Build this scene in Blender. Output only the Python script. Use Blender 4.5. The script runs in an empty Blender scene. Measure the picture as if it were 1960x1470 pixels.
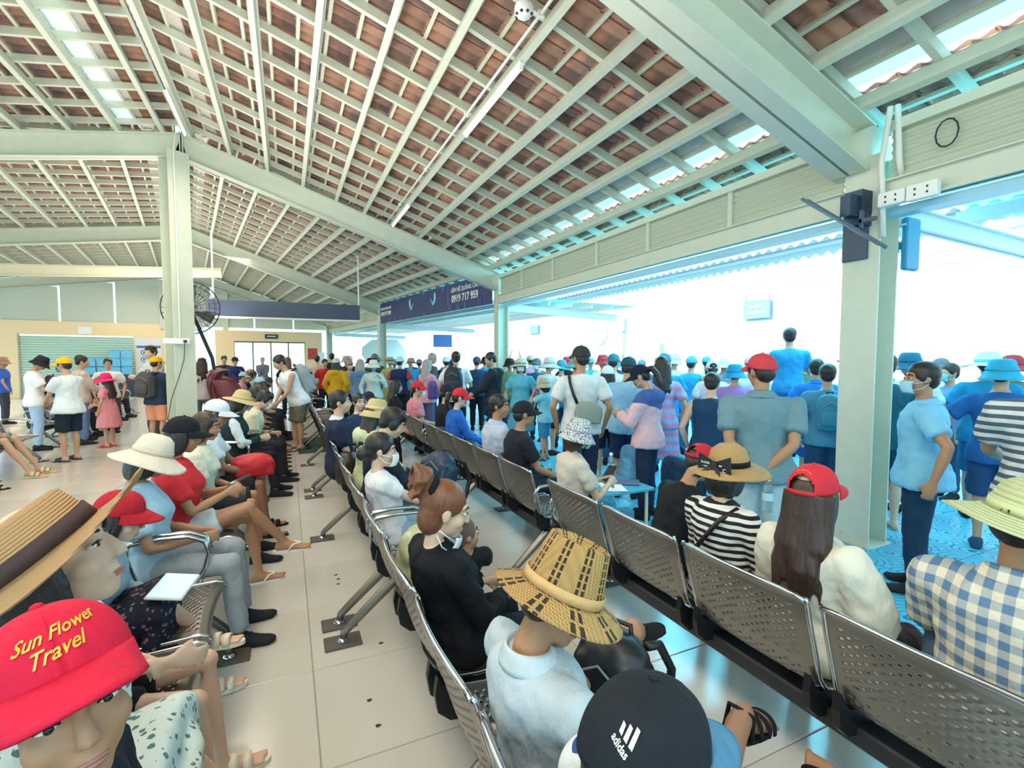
import bpy, bmesh, math, random
import numpy as np
from mathutils import Vector as V, Matrix as M, Euler
random.seed(7)
R = math.radians
SC = bpy.context.scene
COL = SC.collection
# ------------------------------------------------------------------ camera, sky, lights, exposure
cam = bpy.data.cameras.new('camera'); CAM = bpy.data.objects.new('camera', cam); COL.objects.link(CAM)
cam.sensor_width = 36; cam.lens = 17.12; cam.clip_start = .05; cam.clip_end = 300
CAM.location = (0, 0, 1.62); CAM.rotation_euler = (R(90-3.07), 0, R(-24.82))
SC.camera = CAM
w = bpy.data.worlds.new('sky'); SC.world = w; w.use_nodes = True
bg = w.node_tree.nodes['Background']; bg.inputs[0].default_value = (.5, .87, 1, 1); bg.inputs[1].default_value = 1.7
sun = bpy.data.lights.new('sun', 'SUN'); sun.energy = 4; sun.angle = R(1); sun.color = (1, .97, .9)
so = bpy.data.objects.new('sun', sun); COL.objects.link(so); so.rotation_euler = (0, R(-60), R(-8))
def area(name, loc, rot, sx, sy, power, col):
    l = bpy.data.lights.new(name, 'AREA'); l.shape = 'RECTANGLE'; l.size = sx; l.size_y = sy; l.energy = power; l.color = col
    o = bpy.data.objects.new(name, l); COL.objects.link(o); o.location = loc; o.rotation_euler = rot
    return o
WARM = (1, .87, .7)
area('hall_fill', (-1.0, 5, 5.0), (0, 0, 0), 1.2, 9, 150, WARM)  # added warm fill lamps over the hall, not fittings of the building
area('hall_fill', (-5.0, 7, 4.6), (0, 0, 0), 3, 9, 170, WARM)
area('hall_fill', (-2.5, 16, 4.8), (0, 0, 0), 3, 7, 170, WARM)
area('hall_fill', (-4.5, 22.5, 4.6), (0, 0, 0), 4, 4, 120, WARM)
area('hall_fill', (-1.0, -2, 5.0), (0, 0, 0), 2, 4, 130, WARM)
area('cyan_fill', (6.2, 5.5, 3.35), (0, R(35), 0), 1.2, 11, 330, (.1, .72, 1))  # added cyan fill lamps outside the eave, no such lamp hangs there
area('cyan_fill', (5.6, 14, 3.4), (0, R(35), 0), 1.2, 8, 120, (.2, .8, 1))
for y_, x_, p_ in ((0, .5, 55), (6, -.4, 100), (14, -2.2, 110), (20, -4, 70), (7, -6, 55)):
    area('roof_up_fill', (x_, y_, 2.55), (math.pi, 0, 0), 2.5, 6, p_, (1, .94, .86))  # added fill aimed up at the roof underside, no real fitting
SC.view_settings.view_transform = 'Standard'; SC.view_settings.look = 'None'
SC.view_settings.gamma = 1; SC.view_settings.use_curve_mapping = False
SC.view_settings.exposure = .5

# ------------------------------------------------------------------ helpers
def hexc(h):
    if not isinstance(h, str): return tuple(h)[:3]
    h = h.lstrip('#'); c = [int(h[i:i+2], 16)/255 for i in (0, 2, 4)]
    return tuple(((x+.055)/1.055)**2.4 if x > .04045 else x/12.92 for x in c)
_M = {}
def mat(col, rough=.6, metal=0, pat=None, bump=0, bscale=40, var=0, vscale=3, col2=None, ps=1., key='', emit=0, trans=0, alpha=1, spec=.5, sheen=0, bz=1, bdist=.01):
    k = (col, rough, metal, pat, bump, bscale, var, vscale, col2, ps, key, emit, trans, alpha, bz, bdist)
    if k in _M: return _M[k]
    m = bpy.data.materials.new('mat_%d' % len(_M)); m.use_nodes = True; _M[k] = m
    nt = m.node_tree; N = nt.nodes; L = nt.links; bs = N['Principled BSDF']
    c = hexc(col); bs.inputs['Base Color'].default_value = (*c, 1)
    bs.inputs['Roughness'].default_value = rough; bs.inputs['Metallic'].default_value = metal
    bs.inputs['Specular IOR Level'].default_value = spec
    if emit: bs.inputs['Emission Color'].default_value = (*c, 1); bs.inputs['Emission Strength'].default_value = emit
    if trans: bs.inputs['Transmission Weight'].default_value = trans
    if alpha < 1: bs.inputs['Alpha'].default_value = alpha
    tc = None
    def obj():
        nonlocal tc
        if tc is None: tc = N.new('ShaderNodeTexCoord')
        return tc.outputs['Object']
    def math_(op, a, b=None, cl=False):
        n = N.new('ShaderNodeMath'); n.operation = op; n.use_clamp = cl
        for i, x in enumerate((a, b)):
            if x is None: continue
            if isinstance(x, (int, float)): n.inputs[i].default_value = x
            else: L.new(x, n.inputs[i])
        return n.outputs[0]
    def noise(scale, det=2, vec=None, rough_=.5):
        n = N.new('ShaderNodeTexNoise'); n.inputs['Scale'].default_value = scale; n.inputs['Detail'].default_value = det
        L.new(vec if vec is not None else obj(), n.inputs['Vector']); return n.outputs['Fac']
    def mapped(s):
        n = N.new('ShaderNodeMapping'); n.inputs['Scale'].default_value = s; L.new(obj(), n.inputs['Vector']); return n.outputs[0]
    def sep():
        n = N.new('ShaderNodeSeparateXYZ'); L.new(obj(), n.inputs[0]); return n.outputs
    cur = None
    def mix(f, a, b):
        n = N.new('ShaderNodeMix'); n.data_type = 'RGBA'
        L.new(f, n.inputs[0])
        for i, x in ((6, a), (7, b)):
            if isinstance(x, tuple): n.inputs[i].default_value = (*x, 1)
            else: L.new(x, n.inputs[i])
        return n.outputs[2]
    c2 = hexc(col2) if col2 is not None else None
    h = None
    if pat == 'stripe':      # horizontal stripes along local Z
        z = sep()[2]; f = math_('GREATER_THAN', math_('FRACT', math_('MULTIPLY', z, ps)), .5); cur = mix(f, c, c2)
    elif pat == 'vstripe':
        y = sep()[1]; f = math_('GREATER_THAN', math_('FRACT', math_('MULTIPLY', y, ps)), .86); cur = mix(f, c, c2)
    elif pat == 'plaid':
        s = sep()
        f1 = math_('GREATER_THAN', math_('FRACT', math_('MULTIPLY', s[1], ps)), .5)
        f2 = math_('GREATER_THAN', math_('FRACT', math_('MULTIPLY', s[2], ps)), .5)
        cur = mix(math_('MULTIPLY', math_('ADD', f1, f2), .5), c, c2)
    elif pat == 'floral':
        n = N.new('ShaderNodeTexVoronoi'); n.inputs['Scale'].default_value = ps; L.new(obj(), n.inputs['Vector'])
        d = math_('ADD', n.outputs['Distance'], math_('MULTIPLY', noise(ps*3, 3), .45))
        f = math_('LESS_THAN', d, .52); cur = mix(f, c, c2)
    elif pat == 'camo':
        cur = mix(math_('GREATER_THAN', noise(ps, 3), .52), c, c2)
    elif pat == 'straw':     # concentric braid
        s = sep(); r = math_('SQRT', math_('ADD', math_('MULTIPLY', s[0], s[0]), math_('MULTIPLY', s[1], s[1])))
        a = math_('MULTIPLY', math_('ADD', r, math_('MULTIPLY', s[2], -1.)), ps)
        h = math_('SINE', a); cur = mix(math_('MULTIPLY_ADD', h, .22) if False else math_('ADD', math_('MULTIPLY', h, .22), .3), c, c2 or tuple(x*.55 for x in c))
        h2 = noise(160, 2); h = math_('ADD', h, h2)
    elif pat == 'weave':     # woven mat with dark double lines
        s = sep(); ang = math_('ARCTAN2', s[1], s[0])
        fr = math_('FRACT', math_('MULTIPLY', ang, 9/6.2832))
        a1 = math_('LESS_THAN', math_('ABSOLUTE', math_('SUBTRACT', fr, .42)), .06)
        a2 = math_('LESS_THAN', math_('ABSOLUTE', math_('SUBTRACT', fr, .64)), .06)
        dash = math_('GREATER_THAN', math_('FRACT', math_('MULTIPLY', math_('ADD', s[2], math_('SQRT', math_('ADD', math_('MULTIPLY', s[0], s[0]), math_('MULTIPLY', s[1], s[1])))), 70)), .22)
        f = math_('MULTIPLY', math_('ADD', a1, a2), dash, True)
        w1 = math_('SINE', math_('MULTIPLY', math_('ADD', s[0], s[2]), 520)); w2 = math_('SINE', math_('MULTIPLY', math_('SUBTRACT', s[1], s[2]), 520))
        h = math_('MULTIPLY', w1, w2)
        base = mix(math_('ADD', math_('MULTIPLY', h, .3), .35), c, tuple(x*.6 for x in c)); cur = mix(f, base, c2)
    elif pat == 'hair':
        f = noise(1, 3, mapped((60, 60, 9))); cur = mix(math_('MULTIPLY', f, 1., True), c, c2 or tuple(min(1, x*2.6+.012) for x in c)); h = f
    elif pat == 'monogram':
        n = N.new('ShaderNodeTexVoronoi'); n.feature = 'DISTANCE_TO_EDGE'; n.inputs['Scale'].default_value = ps; L.new(obj(), n.inputs['Vector'])
        cur = mix(math_('LESS_THAN', n.outputs['Distance'], .08), c, c2)
    elif pat == 'tile':
        f = noise(ps, 4); rr = N.new('ShaderNodeValToRGB'); e = rr.color_ramp.elements
        e[0].position = .38; e[0].color = (*c2, 1); e[1].position = .62; e[1].color = (*c, 1)
        oi = N.new('ShaderNodeObjectInfo'); L.new(f, rr.inputs[0]); cur = rr.outputs[0]
        cur = mix(math_('MULTIPLY', oi.outputs['Random'], .3), cur, (.55, .36, .27))
    elif pat == 'yoke':      # coloured shoulder yoke with a V edge
        s = sep(); f = math_('GREATER_THAN', math_('SUBTRACT', s[2], math_('MULTIPLY', math_('ABSOLUTE', s[1]), .35)), ps); cur = mix(f, c, c2)
    elif pat == 'sleeves':   # contrasting sleeves
        f = math_('GREATER_THAN', math_('ABSOLUTE', sep()[1]), ps); cur = mix(f, c, c2)
    elif pat == 'slab':      # soft marbled floor tile
        f = noise(1.7, 5); cur = mix(f, c, c2)
    elif pat == 'arcs':      # pavement with concentric arc grooves
        n = N.new('ShaderNodeTexVoronoi'); n.inputs['Scale'].default_value = ps; n.inputs['Randomness'].default_value = .15; L.new(obj(), n.inputs['Vector'])
        a = math_('FRACT', math_('MULTIPLY', n.outputs['Distance'], 7)); f = math_('LESS_THAN', a, .22); cur = mix(f, c, c2); h = math_('SUBTRACT', 1, f)
    if var:
        f = noise(vscale, 4)
        base = cur if cur is not None else c
        cur = mix(math_('MULTIPLY', math_('SUBTRACT', f, .35), 2*var, True), base, tuple(x*.35 for x in c))
    if cur is not None: L.new(cur, bs.inputs['Base Color'])
    if cur is not None and emit: L.new(cur, bs.inputs['Emission Color'])
    if bump:
        b = N.new('ShaderNodeBump'); b.inputs['Strength'].default_value = bump; b.inputs['Distance'].default_value = bdist
        L.new(h if h is not None else noise(bscale, 4, mapped((1, 1, bz))), b.inputs['Height']); L.new(b.outputs[0], bs.inputs['Normal'])
    return m
def meta(o, label=None, cat=None, group=None, kind=None):
    if label: o['label'] = label
    if cat: o['category'] = cat
    if group: o['group'] = group
    if kind: o['kind'] = kind
    return o
def link(name, me, m=None, parent=None, mtx=None):
    o = bpy.data.objects.new(name, me); COL.objects.link(o)
    if m is not None:
        if not me.materials: me.materials.append(None)
        o.material_slots[0].link = 'OBJECT'; o.material_slots[0].material = m
    if parent: o.parent = parent
    if mtx is not None: o.matrix_local = mtx
    return o
def empty(name, loc=(0, 0, 0), rz=0, label=None, cat=None, group=None, s=1):
    o = bpy.data.objects.new(name, None); COL.objects.link(o); o.location = loc; o.rotation_euler = (0, 0, rz); o.scale = (s, s, s)
    o.empty_display_size = .1
    return meta(o, label, cat, group)
class MB:
    def __init__(s): s.v = []; s.f = []
    def add(s, vs, fs, mtx=None):
        b = len(s.v)
        if mtx is not None: vs = [tuple(mtx @ V(p)) for p in vs]
        s.v += [tuple(p) for p in vs]; s.f += [tuple(i+b for i in f) for f in fs]; return s
    def box(s, a, b, mtx=None):
        x0, y0, z0 = a; x1, y1, z1 = b
        return s.add([(x0,y0,z0),(x1,y0,z0),(x1,y1,z0),(x0,y1,z0),(x0,y0,z1),(x1,y0,z1),(x1,y1,z1),(x0,y1,z1)],
                     [(0,3,2,1),(4,5,6,7),(0,1,5,4),(1,2,6,5),(2,3,7,6),(3,0,4,7)], mtx)
    def cbox(s, a, b, ch, mtx=None):   # box with chamfered vertical+horizontal edges
        x0, y0, z0 = a; x1, y1, z1 = b
        rings = []
        for z, i in ((z0, ch), (z0+ch, 0), (z1-ch, 0), (z1, ch)):
            X0, X1, Y0, Y1 = x0+i, x1-i, y0+i, y1-i; c = ch*.7
            rings.append([(X0+c,Y0,z),(X1-c,Y0,z),(X1,Y0+c,z),(X1,Y1-c,z),(X1-c,Y1,z),(X0+c,Y1,z),(X0,Y1-c,z),(X0,Y0+c,z)])
        return s.loft(rings, mtx)
    def loft(s, rings, mtx=None, cap=True, closed=True):
        n = len(rings[0]); vs = [p for r in rings for p in r]; fs = []
        for i in range(len(rings)-1):
            for j in range(n if closed else n-1):
                k = (j+1) % n; fs.append((i*n+j, i*n+k, (i+1)*n+k, (i+1)*n+j))
        if cap and closed: fs.append(tuple(range(n-1, -1, -1))); fs.append(tuple((len(rings)-1)*n+j for j in range(n)))
        return s.add(vs, fs, mtx)
    def tube(s, pts, rad, n=8, mtx=None, flat=1, up=None):
        pts = [V(p) for p in pts]; m = len(pts)
        if isinstance(rad, (int, float)): rad = [rad]*m
        rings = []; pu = None
        for i, p in enumerate(pts):
            d = (pts[min(i+1, m-1)]-pts[max(i-1, 0)])
            d = d.normalized() if d.length > 1e-9 else V((0, 0, 1))
            if pu is None:
                pu = V(up) if up is not None else (V((0, 0, 1)) if abs(d.z) < .9 else V((1, 0, 0)))
            u = pu - d*pu.dot(d); u = u.normalized() if u.length > 1e-6 else d.orthogonal().normalized()
            pu = u; v = d.cross(u)
            rings.append([p + u*math.cos(2*math.pi*j/n)*rad[i]*flat + v*math.sin(2*math.pi*j/n)*rad[i] for j in range(n)])
        return s.loft(rings, mtx)
    def lathe(s, prof, n=24, mtx=None, wave=None, cap=False, sy=1.):
        rings = []
        for r, z in prof:
            rings.append([(math.cos(2*math.pi*j/n)*r, math.sin(2*math.pi*j/n)*r*sy, z + (wave(2*math.pi*j/n, r) if wave else 0)) for j in range(n)])
        return s.loft(rings, mtx, cap=cap)
    def ell(s, c, r, mtx=None, n=12, k=8):
        rings = []
        for i in range(k+1):
            t = math.pi*(i/k) ; t = min(max(t, .12), math.pi-.12)
            rings.append([(c[0]+r[0]*math.sin(t)*math.cos(2*math.pi*j/n), c[1]+r[1]*math.sin(t)*math.sin(2*math.pi*j/n), c[2]-r[2]*math.cos(t)) for j in range(n)])
        return s.loft(rings, mtx)
    def sheet(s, fn, nu, nv, mtx=None, skip=None):
        vs = [fn(i/nu, j/nv) for i in range(nu+1) for j in range(nv+1)]; fs = []
        for i in range(nu):
            for j in range(nv):
                if skip and skip(i, j): continue
                a = i*(nv+1)+j; fs.append((a, a+nv+1, a+nv+2, a+1))
        return s.add(vs, fs, mtx)
    def mesh(s, name, smooth=False):
        me = bpy.data.meshes.new(name); me.from_pydata(s.v, [], s.f); me.update()
        if smooth: me.polygons.foreach_set('use_smooth', [True]*len(me.polygons))
        return me
    def build(s, name, m, parent=None, smooth=False, mtx=None, label=None, kind=None):
        o = link(name, s.mesh(name, smooth), m, parent, mtx)
        return meta(o, label, None, None, kind)
BAKE = []   # (mesh, [modifier specs]) baked in one go
def bake_later(me, **kw): BAKE.append((me, kw)); return me
def bake_all():
    tmp = []
    for me, kw in BAKE:
        o = bpy.data.objects.new('tmp', me); COL.objects.link(o)
        if kw.get('solid'):
            d = o.modifiers.new('s', 'SOLIDIFY'); d.thickness = kw['solid']; d.offset = kw.get('off', 0)
        if kw.get('vox'):
            d = o.modifiers.new('r', 'REMESH'); d.mode = 'VOXEL'; d.voxel_size = kw['vox']; d.use_smooth_shade = True
        if kw.get('sub'):
            d = o.modifiers.new('u', 'SUBSURF'); d.levels = d.render_levels = kw['sub']
        if kw.get('smooth'):
            d = o.modifiers.new('m', 'SMOOTH'); d.factor = .5; d.iterations = kw['smooth']
        if kw.get('disp'):
            t = bpy.data.textures.get('folds')
            if t is None: t = bpy.data.textures.new('folds', 'CLOUDS'); t.noise_scale = .085; t.noise_depth = 2
            d = o.modifiers.new('d', 'DISPLACE'); d.texture = t; d.strength = kw['disp']; d.mid_level = .2; d.texture_coords = 'LOCAL'
        if kw.get('deci'):
            d = o.modifiers.new('dc', 'DECIMATE'); d.ratio = kw['deci']
        tmp.append(o)
    dg = bpy.context.evaluated_depsgraph_get()
    for o, (me, kw) in zip(tmp, BAKE):
        nm = bpy.data.meshes.new_from_object(o.evaluated_get(dg))
        nm.name = me.name
        if not nm.materials: nm.materials.append(None)
        if kw.get('vox') or kw.get('flatshade') is None: nm.polygons.foreach_set('use_smooth', [True]*len(nm.polygons))
        me.user_remap(nm)
    for o in tmp: bpy.data.objects.remove(o)
    BAKE.clear()
def struct(o): o['kind'] = 'structure'; return o
def txt(s, size, m, parent=None, mtx=None, name='lettering', align='CENTER', shear=0, depth=.002, bold=0, warp=None, sx=1):
    cu = bpy.data.curves.new('txt', 'FONT'); cu.body = s; cu.size = size; cu.align_x = align; cu.align_y = 'CENTER'; cu.shear = shear; cu.extrude = depth; cu.offset = bold; cu.resolution_u = 3
    o = bpy.data.objects.new('txt', cu); COL.objects.link(o)
    dg = bpy.context.evaluated_depsgraph_get(); me = bpy.data.meshes.new_from_object(o.evaluated_get(dg))
    bpy.data.objects.remove(o)
    if sx != 1 or warp:
        for v in me.vertices:
            p = V((v.co.x*sx, v.co.y, v.co.z)); v.co = warp(p) if warp else p
    me.materials.clear(); return link(name, me, m, parent, mtx)
def basis(o, x, y, z): # matrix from origin and three axis vectors
    x, y, z = V(x), V(y), V(z)
    return M(((x.x, y.x, z.x, o[0]), (x.y, y.y, z.y, o[1]), (x.z, y.z, z.z, o[2]), (0, 0, 0, 1)))
# ------------------------------------------------------------------ structure
STEEL = mat('#d3d8c6', .45, var=.12, vscale=6, bump=.05, bscale=60)
STEELW = mat('#dfe6e6', .4, var=.08, vscale=4)
TILES = [mat(a, .5, pat='tile', col2=b, ps=p, bump=.12, bscale=25) for a, b, p in (('#c08c76', '#5c4c4c', 3.2), ('#c7967e', '#6f5d58', 2.5), ('#b28072', '#524a50', 3.8))]
WHITEP = mat('#f2f2ee', .5); CONDUIT = mat('#e9e8df', .5); DARK = mat('#23262b', .5); BLACKP = mat('#15171b', .45)
TRANSL = mat('#fbfbf6', .9, trans=.75)
def slope(name, origin, u, wdir, run0, run1, smax, rbeg, near, purl, label, clear=()):
    n = V(u).cross(V(wdir)); n = n if n.z > 0 else -n
    root = struct(empty(name)); root.matrix_world = basis(origin, u, wdir, n); root['label'] = label; root['kind'] = 'structure'
    for s in purl:
        mb = MB(); r0 = max(run0, rbeg(s)); mb.box((s-.032, r0, 0), (s+.032, run1, .012)); mb.box((s-.032, r0, .012), (s-.026, run1, .12)); mb.box((s-.032, r0, .108), (s+.032, run1, .12)); mb.box((s+.018, r0, .012), (s+.032, run1, .03)); mb.box((s-.026, r0, .012), (s+.02, run1, .108))
        mb.build('purlin', STEEL, root)
    r = run0+.25
    while r < run1:
        s0 = 0
        while s0 < smax and rbeg(s0) > r: s0 += .1
        if s0 < smax-.4: MB().box((s0, r-.026, .12), (smax, r+.026, .21)).build('rafter', STEEL, root)
        r += .6
    k = .02
    while k < smax:
        MB().box((k-.018, max(run0, rbeg(k)), .21), (k+.018, run1, .25)).build('batten', STEEL, root); k += .3
    L_, W_ = .37, .3; nv = 12
    def tile(mb, s, rr, jit=0):
        def fn(top):
            return lambda a, b: (s+a*L_, rr+b*W_*1.02, .252+.026*a+.016*math.cos(b*4*math.pi)+.012*(b > .9)+top+jit)
        mb.sheet(fn(0), 1, nv); mb.sheet(fn(.013), 1, nv)
        b0 = len(mb.v)-2*(nv+1)*2
        for e in (0, nv+1):
            for j in range(nv): mb.f.append((b0+e+j, b0+e+j+1, b0+2*(nv+1)+e+j+1, b0+2*(nv+1)+e+j))
        return mb
    tm = tile(MB(), 0, 0).mesh('roof_tile', True); rest = [MB(), MB(), MB()]; cnt = 0; s = -.02; row = 0
    while s < smax-.1:
        r = run0
        while r < run1-.1:
            if r >= rbeg(s)-.05 and not any(a < s < b for a, b in clear):
                q = random.randrange(3)
                if near and near(s, r) and cnt < 300:
                    o = link('roof_tile', tm, TILES[q], root); o.location = (s, r, random.uniform(0, .004)); cnt += 1
                else: tile(rest[q], s, r, random.uniform(0, .004))
            r += .3
        s += .3
    for q, mb in enumerate(rest):
        if mb.v: mb.build('roof_tiles', TILES[q], root, True, kind='stuff')
    return root
AR, AL = math.atan(.328), math.atan(.165)
PSI = R(8.75); E_ = V((math.cos(PSI), math.sin(PSI), 0)); D_ = V((-math.sin(PSI), math.cos(PSI), 0)); PIV = V((4.45, 10.5, 0))
zr = 5.57
pr = [(x+1.6)/math.cos(AR) for x in (-1.47, -.86, -.25, .36, .96, 1.5, 2.05, 2.64, 3.17, 3.72, 4.3)]
pl = [.27+.64*k for k in range(17)]
uR, uL = V((math.cos(AR), 0, -math.sin(AR))), V((-math.cos(AL), 0, -math.sin(AL)))
zero = lambda s: -99
slope('ceiling', (-1.6, 0, zr), uR, (0, 1, 0), -3.05, 10.8, 6.75, zero, lambda s, r: 2.7 < r < 7.2 and .2 < s, pr, 'underside of clay tile roof on steel purlins sloping down to the right', [(5.75, 6.0)])
slope('ceiling', (-1.6, 0, zr), uL, (0, 1, 0), -3.05, 10.8, 9.8, zero, lambda s, r: 5.5 < r and s < 6, pl, 'underside of clay tile roof sloping down to the left of the ridge', [(.5, .7)])
uRB = (E_*math.cos(AR)+V((0, 0, -math.sin(AR)))); uLB = (E_*-math.cos(AL)+V((0, 0, -math.sin(AL)))); oB = PIV-E_*6.05; oB.z = zr
slope('ceiling', oB, uRB, D_, 0, 17.2, 6.75, lambda s: .1+(6.05-s*math.cos(AR))*.154, lambda s, r: 1.0 < r < 6.5, pr, 'far right roof slope of clay tiles beyond the tall ridge column')
slope('ceiling', oB, uLB, D_, 0, 17.2, 9.8, lambda s: .1+(6.05+s*math.cos(AL))*.154, lambda s, r: r < 6 and s < 6, pl, 'far left roof slope of clay tiles beyond the tall ridge column')
# white translucent strips near eave and ridge
def strip(o, u, wd, s0, s1, r0, r1):
    n = V(u).cross(V(wd)); n = n if n.z > 0 else -n
    mb = MB(); nn = int((s1-s0)/.02)
    mb.sheet(lambda a, b: (s0+a*(s1-s0), r0+b*(r1-r0), .238+.008*math.cos(a*nn*math.pi)), nn, 1)
    ob = mb.build('ridge_sheet', TRANSL, None, True); ob.matrix_world = basis(o, u, wd, n); return ob
for a in ((( -1.6, 0, zr), uR, (0, 1, 0), 5.8, 6.2, -3, 10.4), ((-1.6, 0, zr), uL, (0, 1, 0), .5, .95, -3, 10.4), ((-1.6, 0, zr), uR, (0, 1, 0), .3, .5, 4, 10.4), (oB, uRB, D_, .2, .42, 1.1, 17), (oB, uLB, D_, .2, .5, 1.1, 17)):
    o = strip(*a); struct(o); o['label'] = 'white corrugated sheet strip under the roof tiles'
# ---- frames
def ibeam(mb, a, b, h, wd, side, t=.014):
    a, b, side = V(a), V(b), V(side); d = (b-a).normalized(); up = side.cross(d); up = up if up.z > 0 else -up
    def bx(y0, y1, z0, z1):
        r = [[p+side*y+up*z for y, z in ((y0, z0), (y1, z0), (y1, z1), (y0, z1))] for p in (a, b)]; mb.loft(r)
    bx(-.012, .012, -h, 0); bx(-wd/2, wd/2, -t, 0); bx(-wd/2, wd/2, -h, -h+t)
def frame(p0, e, d, label, h=.4, wd=.2, left=9.8):
    # p0: eave point under right slope; e lateral, d run
    root = struct(empty('roof_beam', tuple(p0))); root['label'] = label
    rid = V((-6.05*e.x, -6.05*e.y, zr)); ev = V((.08*e.x, .08*e.y, zr-6.13*.328)); lf = rid-e*left; lf.z = zr-left*.165
    mb = MB(); ibeam(mb, rid, ev, h, wd, d)
    dd = (ev-rid).normalized(); up = V((0, 0, 1))
    mb.build('beam', STEEL, root)
    # rounded end plate
    mb = MB(); c = ev+V((0, 0, -h/2)); mb.tube([c-d*wd/2, c+d*wd/2], h/2, 16); mb.build('end_plate', STEEL, root, True)
    mb = MB(); ibeam(mb, rid, lf, h, wd, d); mb.build('beam', STEEL, root)
    mb = MB()
    for dx in (-.02, .02): mb.box((rid.x+dx-.008, rid.y-.1*1, zr-h-.05), (rid.x+dx+.008, rid.y+.1, zr+.02))
    mb.build('joint_plate', STEEL, root)
    return root
X1, Y1 = V((1, 0, 0)), V((0, 1, 0))
frame((4.45, 2.66, 0), X1, Y1, 'near sloping steel roof beam at the upper right', .4, .3)
frame((4.45, 10.5, 0), X1, Y1, 'sloping steel roof beam on the tall ridge column', .4, .2)
frame(PIV+D_*8.2, E_, D_, 'second sloping steel roof beam beyond the ridge column')
frame(PIV+D_*16.4, E_, D_, 'farthest sloping steel roof beam above the cream buildings')
# ---- columns
def hcol(loc, rz, wx, wy, z1, label, bolts=True):
    root = struct(empty('column', loc, rz)); root['label'] = label
    mb = MB(); t = .016
    mb.box((-wx/2, -wy/2, 0), (-wx/2+t, wy/2, z1)); mb.box((wx/2-t, -wy/2, 0), (wx/2, wy/2, z1)); mb.box((-wx/2+t*.5, -.01, 0), (wx/2-t*.5, .01, z1))
    mb.build('shaft', STEEL, root)
    MB().box((-wx/2-.03, -wy/2-.02, 0), (wx/2+.03, wy/2+.02, .02)).build('base_plate', STEEL, root)
    if bolts:
        for sx in (-1, 1):
            for z in (.08, z1-.5): MB().tube([(-wx/2-.001, sx*wy*.3, z), (-wx/2-.012, sx*wy*.3, z)], .012, 6).build('bolt', STEEL, root)
    return root
cR = hcol((4.58, 2.56, 0), 0, .27, .29, 3.3, 'near steel column at the right between the bays')
cF = hcol((4.58, 10.5, 0), 0, .26, .26, 3.3, 'steel column behind the man in the black hooded jacket')
q = PIV+D_*8.2; hcol((q.x+.05, q.y, 0), PSI, .26, .26, 3.3, 'steel column at the far left end of the whale banner')
q = PIV+D_*16.4; hcol((q.x+.05, q.y, 0), PSI, .26, .26, 3.3, 'farthest eave column beside the cream wall')
cM = hcol((-1.72, 10.42, 0), R(-58), .36, .34, 5.2, 'tall steel ridge column with white conduit and socket board', False)
MB().tube([(-1.68, 10.2, 1.98), (-1.68, 10.2, 5.15), (-1.66, 10.3, 5.5)], .014, 8).build('conduit', CONDUIT, cM).matrix_parent_inverse = cM.matrix_basis.inverted()
mb = MB(); mb.cbox((-1.93, 10.14, 1.86), (-1.53, 10.2, 1.96), .01); o = mb.build('socket_board', WHITEP, cM); o.matrix_parent_inverse = cM.matrix_basis.inverted()
o = MB().tube([(-1.6, 10.13, 1.91), (-1.6, 10.11, 1.9), (-1.62, 10.12, 1.6), (-1.7, 10.12, 1.3), (-1.83, 10.13, .9), (-1.9, 10.14, .5)], .006, 6).build('power_cable', BLACKP, cM); o.matrix_parent_inverse = cM.matrix_basis.inverted()
o = MB().box((-1.62, 10.1, 1.89), (-1.57, 10.14, 1.93)).build('plug', BLACKP, cM); o.matrix_parent_inverse = cM.matrix_basis.inverted()
o = MB().tube([(4.42, 2.38, 2.6), (4.42, 2.4, 3.05), (4.4, 2.4, 3.2), (4.42, 2.36, 3.62)], .022, 8).build('conduit', CONDUIT, cR, True); o.matrix_parent_inverse = cR.matrix_basis.inverted()
o = MB().tube([(4.5, 2.3, 3.05), (4.45, 2.3, 3.2), (4.44, 2.32, 3.62)], .022, 8).build('conduit', CONDUIT, cR, True); o.matrix_parent_inverse = cR.matrix_basis.inverted()
# ---- eave girder with corrugated panels
LOUV = mat('#c3c9b4', .5, var=.06, vscale=3)
def eave(o, d, e, r0, r1, posts, label):
    root = struct(empty('eave_girder')); root.matrix_world = basis(o, e, d, (0, 0, 1)); root['label'] = label
    mb = MB(); ibeam(mb, (0, r0, 3.06), (0, r1, 3.06), .2, .1, (1, 0, 0)); mb.build('beam', STEEL, root)
    MB().box((.02, r0, 2.78), (.16, r1, 2.84)).build('gutter', mat('#9fd2e6', .35), root)
    MB().box((-.03, r0, 3.44), (.05, r1, 3.52)).build('top_rail', STEEL, root)
    ps = [r0]+posts+[r1]
    for i in range(len(ps)-1):
        a, b = ps[i]+.02, ps[i+1]-.02; mb = MB()
        mb.sheet(lambda u, v: (.02+.012*math.cos(u*12*math.pi), a+v*(b-a), 3.06+u*.38), 36, 1); mb.build('corrugated_panel', LOUV, root, True)
    for p in posts: MB().box((-.01, p-.03, 3.06), (.06, p+.03, 3.44)).build('post', STEEL, root)
    return root
eave((4.48, 0, 0), (0, 1, 0), (1, 0, 0), 2.72, 10.37, [3.95, 5.3, 6.5, 7.9, 9.2], 'eave girder with pale corrugated panels above the crowd')
eave((4.48, 0, 0), (0, 1, 0), (1, 0, 0), -3, 2.4, [-1.2, .3, 1.5], 'eave girder with corrugated panels right of the near column')
eave(PIV+E_*.05, D_, E_, 8.35, 16.3, [10.3, 12.3, 14.3], 'far eave girder with corrugated panels beyond the whale banner')
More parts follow.
